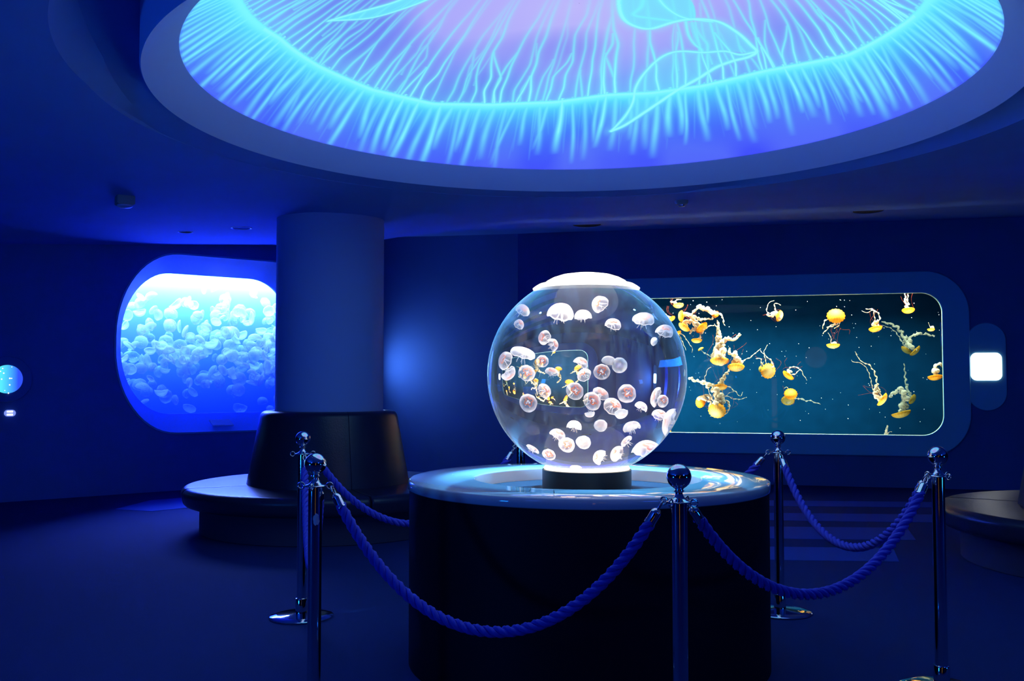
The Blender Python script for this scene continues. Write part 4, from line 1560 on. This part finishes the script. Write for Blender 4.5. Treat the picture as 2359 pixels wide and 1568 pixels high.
NA(1422, 305, 118, -20, .45, .22, [[66, (1380, 290), (1330, 295), (1290, 290)], [16, (1300, 270), (1285, 220), (1310, 165), (1360, 142)], [20, (1375, 240), (1362, 180), (1400, 178), (1428, 190)]], Y_, 'sea nettle at the top centre with two thin arms curling upwards')
NA(600, 640, 66, 120, .2, .8, [[16, (630, 680), (670, 700), (705, 725)]], D_, 'small dimmed sea nettle left of the forked one', tent=False)
NA(372, 480, 66, -60, .3, .30, [[14, (420, 500), (470, 570), (515, 640), (510, 680)], [12, (400, 540), (430, 610), (450, 655)]], O_, 'sea nettle touching the globe outline with two long thin arms hanging down', tent=False)
NA(250, 1480, 90, 90, .4, .35, [[24, (300, 1440), (330, 1400)]], O_, 'orange sea nettle at the bottom left corner against the globe', tent=False)
# right half
NA(385, 290, 190, 90, .8, .20, [[30, (380, 385), (330, 410), (275, 455), (250, 488)], [28, (300, 330), (262, 370), (245, 440)], [30, (425, 375), (395, 410), (370, 435)], [24, (400, 380), (340, 395), (290, 420)]], O_, 'big round orange sea nettle in the upper middle of the tank', f=Bz)
NA(355, 615, 134, -90, .15, .30, [[12, (335, 575), (330, 520), (300, 475)], [50, (380, 590), (350, 595)]], Y_, 'flat sea nettle under the big round one, joined by one thin arm', f=Bz)
NA(795, 442, 138, -80, .25, .24, [[58, (790, 380), (820, 340)], [30, (835, 320), (815, 270), (760, 235), (690, 228)], [14, (770, 250), (710, 270), (650, 248)]], O_, 'bright sea nettle in the upper right with arms sweeping up to the left', f=Bz)
NA(1132, 252, 130, -88, .3, .38, [[34, (1110, 190), (1100, 120), (1098, 62)], [30, (1130, 180), (1125, 120), (1130, 64)]], O_, 'sea nettle hanging at the top right with arms straight up to the water surface', f=Bz)
NA(1366, 448, 76, -90, .2, .35, [[34, (1380, 425), (1390, 405)], [8, (1350, 400), (1338, 370)]], Y_, 'tiny sea nettle at the far upper right', f=Bz, tent=False)
NA(1208, 668, 138, -45, .15, .85, [[50, (1150, 600), (1150, 550), (1200, 495), (1290, 485), (1400, 510)]], D_, 'dim sea nettle at the right tilted to the right with a pale curved arm', f=Bz, tent=False)
NA(1108, 662, 128, -125, .15, 1.0, [[50, (1130, 600), (1080, 500), (1000, 410), (860, 365)], [22, (1090, 610), (1010, 480), (940, 425), (860, 400)]], D_, 'dim sea nettle crossing behind the tilted one, long arm to the upper left', f=Bz, tent=False)
NA(1410, 942, 152, -85, .2, .6, [[60, (1415, 880), (1430, 820), (1475, 800), (1490, 830)]], O_, 'amber sea nettle at the right edge of the tank with clumped arms', f=Bz, tent=False)
NA(872, 1170, 158, -35, .2, .22, [[62, (815, 1140), (795, 1080), (812, 1000)], [28, (812, 1010), (800, 930), (740, 820), (640, 765), (580, 668)], [16, (770, 1060), (745, 960), (705, 850), (640, 790), (560, 775), (545, 755)]], Y_, 'bright sea nettle at the lower right with two very long arms reaching up left', f=Bz)
NA(1062, 1320, 200, -75, .12, .50, [[80, (1095, 1240), (1105, 1170), (1090, 1100), (1040, 1060), (990, 1100), (935, 1130)]], D_, 'flat amber sea nettle at the bottom right with a thick hooked arm', f=Bz, tent=False)
NA(1180, 1165, 118, -30, .4, .95, [[34, (1140, 1100), (1110, 1000), (1098, 900), (1088, 790)]], D_, 'dull sea nettle behind the hooked arm, its own arm rising straight up', f=Bz, tent=False)
NA(1487, 500, 50, 180, .3, .5, [[10, (1480, 520), (1490, 545)]], O_, 'orange bell just entering at the right edge of the tank', f=Bz, tent=False)
NA(905, 1560, 110, -90, .3, .45, [[36, (905, 1490), (920, 1430)], [14, (930, 1500), (965, 1500)]], D_, 'sea nettle mostly below the bottom edge, only its arm tip showing', f=Bz, tent=False)
# drifting food specks in the water
rnd = random.Random(21)
sk = MB()
for i in range(150):
    px = 1500 + 680 * rnd.random(); py = 690 + 300 * rnd.random() ** 1.4
    p_ = tank_pt(px, py, rnd.uniform(0.1, 0.5))
    r_ = rnd.choice((0.0035, 0.0045, 0.006))
    vs_k = [(p_.x + r_, p_.y, p_.z), (p_.x - r_, p_.y, p_.z), (p_.x, p_.y + r_, p_.z), (p_.x, p_.y - r_, p_.z), (p_.x, p_.y, p_.z + r_), (p_.x, p_.y, p_.z - r_)]
    sk.add(vs_k, [(0, 2, 4), (2, 1, 4), (1, 3, 4), (3, 0, 4), (2, 0, 5), (1, 2, 5), (3, 1, 5), (0, 3, 5)])
tag(sk.build('food_specks', principled('speck_white', (0.45, 0.45, 0.42), 0.8), None, sharp=None), 'tiny white specks drifting in the dark teal tank water', 'specks', kind='stuff')
# ones behind the globe, seen only upside down and swapped left for right through it
for i, (px, py, w_, an, lab) in enumerate((
        (1330, 760, 40, -90, 'sea nettle high behind the globe, seen only through its water'),
        (1395, 905, 44, -60, 'sea nettle low behind the globe, seen only through its water'),
        (1462, 735, 40, 150, 'sea nettle behind the upper right of the globe'),
        (1440, 830, 46, -90, 'sea nettle behind the right half of the globe'),
        (1500, 900, 40, -100, 'sea nettle behind the lower right of the globe'))):
    nettle(px, py, w_, an, .3, .25, [[14, (px + 5, py - 25), (px - 12, py - 55), (px + 10, py - 80)], [10, (px + 15, py - 20), (px + 40, py - 35)]], M_BELL, lab, seed=i + 50, tent=False)

# ------------------------------------------------------------------ wall fittings
def plane_box_outline(O, D, name, outl, d0, d1, mat, bev=0.006):
    """plate with a rounded outline standing proud of a wall"""
    mb = MB()
    cx = sum(p[0] for p in outl) / len(outl); cz = sum(p[1] for p in outl) / len(outl)
    def sh(k):
        r = []
        for u, z in outl:
            l = math.hypot(u - cx, z - cz)
            r.append((cx + (u - cx) * (l - k) / l, cz + (z - cz) * (l - k) / l))
        return r
    a = [frame_pt(O, D, u, z, d0) for u, z in outl]
    b = [frame_pt(O, D, u, z, d1 + bev) for u, z in outl]
    c_ = [frame_pt(O, D, u, z, d1) for u, z in sh(bev)]
    bridge(mb, [a, b, c_])
    n = len(outl)
    mb.f.append(tuple(2 * n + k for k in range(n)))
    return mb.build(name, mat, None, sharp=0.5)


def uz(px, py, off=0.0, O=RW0, D=RWD):
    n = Vector((-D.y, D.x, 0))
    P = on_plane(px, py, frame_pt(O, D, 0, 0, off), n)
    return ((P.xy - O).dot(D), P.z)


# pill-shaped plate with lit square panel, right
ua, za = uz(2230, 945, -0.02); ub, zb = uz(2316, 743, -0.02)
sg = empty('lit_info_panel', frame_pt(RW0, RWD, (ua + ub) / 2, (za + zb) / 2, 0))
tag(sg, 'tall rounded wall plate with a glaring white square screen right of the tank', 'info panel')
hw = (ub - ua) / 2
o = plane_box_outline(RW0, RWD, 'back_plate', rr_outline(ua, ub, za, zb, [(hw * .999, hw)] * 4), 0.0, -0.035, M_FRAME); reparent(o, sg)
ua, za = uz(2237, 876, -0.04); ub, zb = uz(2308, 812, -0.04)
M_SCREEN = emission('white_screen', (0.93, 0.97, 1.0), 3.0)
o = plane_box_outline(RW0, RWD, 'screen', rr_outline(ua, ub, za, zb, [(0.07, 0.07)] * 4), -0.03, -0.043, M_SCREEN); reparent(o, sg)
o['label'] = 'white glowing square screen'

# its twin on the short return wall hidden behind the column lights the wall beside the column
P1 = Vector(WALL[1][:2]); P2 = Vector(WALL[2][:2])
DD = (P2 - P1).normalized()
LN = (P2 - P1).length
sg2 = empty('lit_info_panel', frame_pt(P1, DD, LN * .6, 1.5, 0))
tag(sg2, 'lit panel hidden behind the column, known by its glow on the wall', 'info panel')
o = plane_box_outline(P1, DD, 'back_plate', rr_outline(LN * .62 - .24, LN * .62 + .24, 0.95, 2.05, [(.239, .24)] * 4), 0.0, -0.035, M_FRAME); reparent(o, sg2)
o = plane_box_outline(P1, DD, 'screen', rr_outline(LN * .62 - .2, LN * .62 + .2, 1.35, 1.78, [(0.07, 0.07)] * 4), -0.03, -0.043, emission('blue_screen', (0.25, 0.5, 1.0), 17.0)); reparent(o, sg2)

# left wall: continue plane of wall_left outwards for the porthole
PH0 = Vector(WALL[16][:2]); PHD = (Vector(WALL[0][:2]) - PH0).normalized()
c = uz(16, 873, 0, LW0, LWD)
OW, DW = LW0, LWD
if c[0] < -0.5:
    OW, DW = PH0, PHD
    c = uz(16, 873, 0, OW, DW)
ru = abs(uz(51, 873, 0, OW, DW)[0] - c[0]); rz = abs(uz(16, 839.6, 0, OW, DW)[1] - c[1])
rm = (ru + rz) / 2
pt = empty('porthole', frame_pt(OW, DW, c[0], c[1], 0))
tag(pt, 'round glowing porthole with white dots at the far left wall', 'porthole')


def circ(cu, cz_, ra_, rb, n=64):
    return [(cu + ra_ * math.cos(2 * PI * k / n), cz_ + rb * math.sin(2 * PI * k / n)) for k in range(n)]


o = plane_box_outline(OW, DW, 'ring_plate', circ(c[0], c[1], rm * 1.62, rm * 1.62), 0.0, -0.02, M_WALL); reparent(o, pt)
m, nt, out = newmat('porthole_screen')
e = nt.nodes.new('ShaderNodeEmission'); nt.links.new(e.outputs[0], out.inputs[0])
tc = nt.nodes.new('ShaderNodeTexCoord'); mp = nt.nodes.new('ShaderNodeMapping')
mp.inputs['Rotation'].default_value = (0, 0, -math.atan2(DW.y, DW.x))
nt.links.new(tc.outputs['Object'], mp.inputs[0])
sp = nt.nodes.new('ShaderNodeSeparateXYZ'); nt.links.new(mp.outputs[0], sp.inputs[0])
Pc = frame_pt(OW, DW, c[0], c[1], 0)
ux = Pc.x * math.cos(math.atan2(DW.y, DW.x)) + Pc.y * math.sin(math.atan2(DW.y, DW.x))
mr = nt.nodes.new('ShaderNodeMapRange')
mr.inputs[1].default_value = ux - rm; mr.inputs[2].default_value = ux + rm
nt.links.new(sp.outputs[0], mr.inputs[0])
rp = nt.nodes.new('ShaderNodeValToRGB')
rp.color_ramp.elements[0].color = (*srgb((90, 240, 255)), 1); rp.color_ramp.elements[0].position = 0.3
rp.color_ramp.elements[1].color = (*srgb((50, 85, 255)), 1); rp.color_ramp.elements[1].position = 0.85
nt.links.new(mr.outputs[0], rp.inputs[0]); nt.links.new(rp.outputs[0], e.inputs[0])
o = plane_box_outline(OW, DW, 'screen', circ(c[0], c[1], rm, rm), -0.015, -0.026, m); reparent(o, pt)
M_DOT = emission('white_dot', (1, 1, 1), 1.5)
for dx, dy, rd_ in ((45, 487, 8), (62, 565, 10), (28, 663, 9), (162, 650, 11), (192, 650, 8), (160, 757, 10), (195, 463, 6), (140, 892, 9), (80, 850, 6), (10, 535, 8)):
    qx, qz = uz(dx / 7.13, 780 + dy / 7.13, -0.03, OW, DW)
    s = rd_ / 7.13 * 10.4 / F_PX * 1.15
    o = plane_box_outline(OW, DW, 'light_dot', circ(qx, qz, s, s, 16), -0.02, -0.030, M_DOT, 0.001); reparent(o, pt)
ua, za = uz(9, 959, 0, OW, DW); ub, zb = uz(36, 943.5, 0, OW, DW)
lb = empty('lit_label', frame_pt(OW, DW, (ua + ub) / 2, (za + zb) / 2, 0))
tag(lb, 'small glowing oval label under the porthole on the left wall', 'sign')
hh = (zb - za) / 2
o = plane_box_outline(OW, DW, 'back_plate', rr_outline(ua, ub, za, zb, [(hh, hh * .99)] * 4, 8), 0.0, -0.02, emission('label_blue', (0.25, 0.35, 1.0), 0.9)); reparent(o, lb)
w3 = (ub - ua)
for k in (0.28, 0.74):
    zz = za + (zb - za) * k
    o = plane_box_outline(OW, DW, 'text_line', rr_outline(ua + w3 * .2, ub - w3 * .25, zz - hh * .28, zz + hh * .28, [(0.008, 0.008)] * 4, 4), -0.015, -0.024, M_DOT, 0.001); reparent(o, lb)


# ------------------------------------------------------------------ ceiling fittings
def ceil_hit(px, py):
    d = ray(px, py)
    t = 1.45 / d.z
    for _ in range(60):
        P = CAM + d * t
        t = 0.6 * t + 0.4 * ((ceil_z(P.x, P.y) - CAMH) / d.z)
    return CAM + d * t


def ceiling_thing(name, px, py, lab, cat):
    P = ceil_hit(px, py)
    r = empty(name, (P.x, P.y, ceil_z(P.x, P.y)))
    tag(r, lab, cat)
    return r


M_TRIMB = principled('downlight_trim', (0.85, 0.95, 1.0), 0.25)
for px, py, w_, lab in ((427, 533, 34, 'small recessed ceiling downlight, left of the larger one near the column'),
                        (556, 524, 48, 'larger recessed ceiling downlight just left of the column'),
                        (1352, 517, 76, 'wide flush ceiling ring above the globe near the far wall'),
                        (2000, 485, 80, 'wide flush ceiling ring above the orange jellyfish tank')):
    r = ceiling_thing('downlight', px, py, lab, 'ceiling light')
    R = w_ * r.location.y / F_PX / 2
    dk = w_ > 60
    MB().lathe([(R, 0.012), (R, -0.004), (R * .97, -0.009), (R * .86, -0.006), (R * .84, 0.02)], 40, cap0=False, cap1=False).build('trim_ring', M_CEIL if dk else M_TRIMB, r, sharp=1.0)
    MB().lathe([(R * .85, -0.003), (R * .80, 0.0), (0.004, 0.0)], 40, cap0=False, cap1=True).build('lens', M_CEIL if w_ == 48 else M_DARK, r, sharp=0.6)

r = ceiling_thing('wall_sensor', 288, 452, 'boxy grey detector on the ceiling at the upper left', 'detector')
r.name = 'ceiling_sensor'
r.rotation_euler = (0, 0, math.radians(32))
bm = bmesh.new(); bmesh.ops.create_cube(bm, size=1.0)
bmesh.ops.scale(bm, vec=(0.13, 0.13, 0.072), verts=bm.verts)
bmesh.ops.bevel(bm, geom=bm.edges[:], offset=0.006, segments=2, affect='EDGES')
bmesh.ops.translate(bm, vec=(0, 0, -0.034), verts=bm.verts)
frombm('housing', bm, M_GREY, r)
MB().lathe([(0.058, -0.068), (0.056, -0.080), (0.04, -0.090), (0.002, -0.094)], 32, cap0=True, cap1=False).build('lens', principled('frosted_lens', (0.4, 0.5, 0.9), 0.3), r)
r = ceiling_thing('smoke_detector', 1570, 461, 'small round smoke detector on the ceiling right of the globe', 'detector')
MB().lathe([(0.055, 0.005), (0.055, -0.022), (0.046, -0.036), (0.030, -0.040)], 32, cap0=False, cap1=False).build('housing', M_GREY, r)
MB().lathe([(0.030, -0.030), (0.028, -0.048), (0.02, -0.054), (0.002, -0.055)], 24, cap0=True, cap1=False).build('sensor_head', M_CHROME, r)


# ------------------------------------------------------------------ stanchions
def make_stanchion():
    root = empty('rope_stanchion', (0, 0, 0))
    MB().lathe([(0.168, 0.0), (0.175, 0.003), (0.175, 0.009), (0.168, 0.014), (0.13, 0.019), (0.07, 0.024), (0.034, 0.027)], 72, cap0=False, cap1=False).build('base', M_CHROME, root, sharp=0.8)
    MB().lathe([(0.033, 0.022), (0.033, 0.10), (0.0315, 0.104), (0.0255, 0.106)], 40, cap0=False, cap1=False).build('sleeve', M_CHROME, root, sharp=0.6)
    MB().lathe([(0.0265, 0.02), (0.0265, 0.900)], 40, cap0=False, cap1=True).build('pole', M_CHROME, root, sharp=0.6)
    cl = MB().lathe([(0.020, 0.896), (0.040, 0.898), (0.042, 0.901), (0.040, 0.904), (0.030, 0.906), (0.022, 0.911), (0.016, 0.919), (0.013, 0.927)], 40, cap0=False, cap1=False)
    cl.build('collar', M_CHROME, root, sharp=0.9)
    MB().lathe([(0.013, 0.925), (0.012, 0.931), (0.017, 0.935), (0.018, 0.938), (0.013, 0.942), (0.017, 0.946), (0.022, 0.950), (0.022, 0.953), (0.016, 0.956)], 32, cap0=False, cap1=True).build('neck', M_CHROME, root, sharp=0.9)
    R = 0.0415
    pr = [(max(0.001, R * math.sin(PI * k / 24)), 0.985 - R * math.cos(PI * k / 24)) for k in range(25)]
    MB().lathe(pr, 40, cap0=False, cap1=False).build('ball_finial', M_CHROME, root, sharp=None)
    for k in range(4):
        a = PI / 2 * k
        e = MB()
        ring = []
        for j in range(17):
            t = 2 * PI * j / 16
            rr_ = 0.056 + 0.0125 * math.cos(t)
            ring.append((rr_ * math.cos(a), rr_ * math.sin(a), 0.901 + 0.0125 * math.sin(t)))
        e.tube(ring, 0.0032, 8)
        e.build('eyelet', M_CHROME, root, sharp=None)
    return root


st0 = make_stanchion()
# A..F positions from the survey, and the turn of the eyelets
SP = {}
for key, bx, by in (('A', 727, 1068), ('B', 698, 1010), ('C', 1564, 1097), ('D', 1792, 1007.5), ('E', 2160, 1050)):
    SP[key] = at_z(bx, by, 0.985)
SP['F'] = Vector((0.055, 6.05, 0))
NB = {'A': ('B', 'C'), 'C': ('A', 'E'), 'E': ('C', 'D'), 'D': ('E', 'F'), 'F': ('D', 'B'), 'B': ('F', 'A')}
LAB = {'A': 'chrome rope stanchion in the left foreground with a torn sticker on its pole',
       'B': 'chrome rope stanchion standing behind the left foreground one, its round base in view',
       'C': 'nearest chrome rope stanchion, in front of the right side of the dark pedestal',
       'D': 'chrome rope stanchion behind the pedestal at the right, in front of the orange tank',
       'E': 'chrome rope stanchion at the far right in front of the round bench',
       'F': 'chrome rope stanchion hidden behind the glass globe and pedestal'}
ST = {}
for i, key in enumerate('ABCDEF'):
    p = SP[key]
    a1 = math.atan2(SP[NB[key][0]].y - p.y, SP[NB[key][0]].x - p.x)
    a2 = math.atan2(SP[NB[key][1]].y - p.y, SP[NB[key][1]].x - p.x)
    mid = math.atan2(math.sin(a1) + math.sin(a2), math.cos(a1) + math.cos(a2))
    rz_ = mid + PI / 4
    o = st0 if i == 0 else dup(st0)
    o.location = (p.x, p.y, 0)
    o.rotation_euler = (0, 0, rz_)
    tag(o, LAB[key], 'stanchion', 'chrome rope stanchions around the pedestal')
    ST[key] = (p, rz_)

# torn sticker on the front-left pole (after copying, so only that pole has it)
Ap, Arz = ST['A']
bm = bmesh.new()
rnd = random.Random(8)
vs, fs = [], []
face_a = math.atan2(-Ap.y, -Ap.x) - Arz + 0.15
outl = []
for k in range(22):
    t = 2 * PI * k / 22
    outl.append((0.014 * math.cos(t) * rnd.uniform(.75, 1.1), 0.024 * math.sin(t) * rnd.uniform(.8, 1.1)))
for s_ in (0.0268, 0.0274):
    for u, v in outl:
        a = face_a + u / 0.0268
        vs.append((s_ * math.cos(a), s_ * math.sin(a), 0.775 + v))
n = len(outl)
vs.append((0.0277 * math.cos(face_a), 0.0277 * math.sin(face_a), 0.775))
mb = MB(); mb.add(vs, [(n + k, n + (k + 1) % n, 2 * n) for k in range(n)] + [(k, (k + 1) % n, n + (k + 1) % n, n + k) for k in range(n)])
mb.build('sticker', M_STICKER, st0, smooth=False)['label'] = 'torn pale paper sticker'


def eyelet_world(key, toward):
    p, rz_ = ST[key]
    want = math.atan2(toward.y - p.y, toward.x - p.x)
    best = min(range(4), key=lambda k: abs(((rz_ + PI / 2 * k - want + PI) % (2 * PI)) - PI))
    a = rz_ + PI / 2 * best
    return Vector((p.x + 0.064 * math.cos(a), p.y + 0.064 * math.sin(a), 0.894))


def rope(k1, k2, low, label):
    P = eyelet_world(k1, SP[k2]); Q = eyelet_world(k2, SP[k1])
    mid = (P + Q) / 2
    root = empty('barrier_rope', (mid.x, mid.y, low))
    tag(root, label, 'rope', 'blue twisted barrier ropes')
    org = Vector(root.location)
    sag = P.z - low
    pts = []
    N_ = 260
    b_ = 1.35
    for k in range(N_ + 1):
        t = k / N_
        x = 2 * t - 1
        c_ = (math.cosh(b_) - math.cosh(b_ * x)) / (math.cosh(b_) - 1)
        v = P.lerp(Q, t)
        v.z -= sag * c_
        pts.append(v - org)
    acc = [0.0]
    for i in range(N_):
        acc.append(acc[-1] + (pts[i + 1] - pts[i]).length)
    L = acc[-1]

    def pos(s):
        s = min(max(s, 0), L)
        return Vector([float(np.interp(s, acc, [p[j] for p in pts])) for j in range(3)])

    ax_ = [np.array([p[j] for p in pts]) for j in range(3)]
    s0 = 0.075
    # cord: three plied strands, each grooved by its yarns
    n = int((L - 2 * s0) / 0.0055)
    ss = np.linspace(s0, L - s0, n)
    C = np.stack([np.interp(ss, acc, a) for a in ax_], -1)
    T = np.gradient(C, axis=0); T /= np.linalg.norm(T, axis=1)[:, None]
    horiz = np.array([(Q - P).y, -(Q - P).x, 0.0]); horiz /= np.linalg.norm(horiz)
    Bn = np.cross(T, horiz); Bn /= np.linalg.norm(Bn, axis=1)[:, None]
    pitch = 0.115
    cord = MB()
    for k in range(3):
        th = 2 * PI * (ss / pitch) + 2 * PI * k / 3
        O = C + 0.0112 * (np.cos(th)[:, None] * horiz + np.sin(th)[:, None] * Bn)
        cord.tube([tuple(o_) for o_ in O], 0.0098, 20, lobes=5, lobe_amp=0.13, lobe_tw=-230.0)
    cord.build('cord', M_ROPE, root, sharp=None)
    for end in (0, 1):
        d0 = pos(0.0 if not end else L)
        a = pos(0.030 if not end else L - 0.030)
        b = pos(0.082 if not end else L - 0.082)
        ax = (b - a).normalized()
        fm = MB()
        q = ax.to_track_quat('Z', 'Y').to_matrix()
        prof_ = [(0.002, -0.004), (0.009, -0.002), (0.014, 0.003), (0.0175, 0.009), (0.0185, 0.014), (0.0185, 0.050), (0.0195, 0.052), (0.0195, 0.057), (0.017, 0.058)]
        m2 = MB().lathe(prof_, 28, cap0=True, cap1=True)
        fm.add([a + q @ Vector(v) for v in m2.v], m2.f)
        fo_ = fm.build('ferrule', M_CHROME, root, sharp=0.8)
        hk = MB()
        # snap hook: swivel link between ferrule and eyelet
        pp = []
        c_ = (d0 + a) / 2
        h_ = (a - d0).normalized()
        sd = h_.cross(Vector((0, 0, 1)))
        sd = sd.normalized() if sd.length > .1 else Vector((1, 0, 0))
        rl = (a - d0).length / 2 + 0.004
        for j in range(17):
            t = 2 * PI * j / 16
            pp.append(c_ + h_ * (rl * math.cos(t)) + sd * (0.009 * math.sin(t)))
        hk.tube(pp, 0.0032, 8)
        hk.build('hook', M_CHROME, root, sharp=None)
    return root


rope('A', 'C', 0.405, 'blue twisted rope sagging low across the front of the dark pedestal')
rope('C', 'E', 0.50, 'blue twisted rope from the nearest stanchion to the far right one')
rope('E', 'D', 0.49, 'blue twisted rope at the right rear, sagging over the striped floor')
rope('D', 'F', 0.50, 'blue twisted rope going behind the pedestal from the right rear stanchion')
rope('F', 'B', 0.47, 'blue twisted rope disappearing behind the pedestal at its left')
rope('B', 'A', 0.45, 'blue twisted rope seen end on between the two left stanchions')

# ------------------------------------------------------------------ carpet inlays
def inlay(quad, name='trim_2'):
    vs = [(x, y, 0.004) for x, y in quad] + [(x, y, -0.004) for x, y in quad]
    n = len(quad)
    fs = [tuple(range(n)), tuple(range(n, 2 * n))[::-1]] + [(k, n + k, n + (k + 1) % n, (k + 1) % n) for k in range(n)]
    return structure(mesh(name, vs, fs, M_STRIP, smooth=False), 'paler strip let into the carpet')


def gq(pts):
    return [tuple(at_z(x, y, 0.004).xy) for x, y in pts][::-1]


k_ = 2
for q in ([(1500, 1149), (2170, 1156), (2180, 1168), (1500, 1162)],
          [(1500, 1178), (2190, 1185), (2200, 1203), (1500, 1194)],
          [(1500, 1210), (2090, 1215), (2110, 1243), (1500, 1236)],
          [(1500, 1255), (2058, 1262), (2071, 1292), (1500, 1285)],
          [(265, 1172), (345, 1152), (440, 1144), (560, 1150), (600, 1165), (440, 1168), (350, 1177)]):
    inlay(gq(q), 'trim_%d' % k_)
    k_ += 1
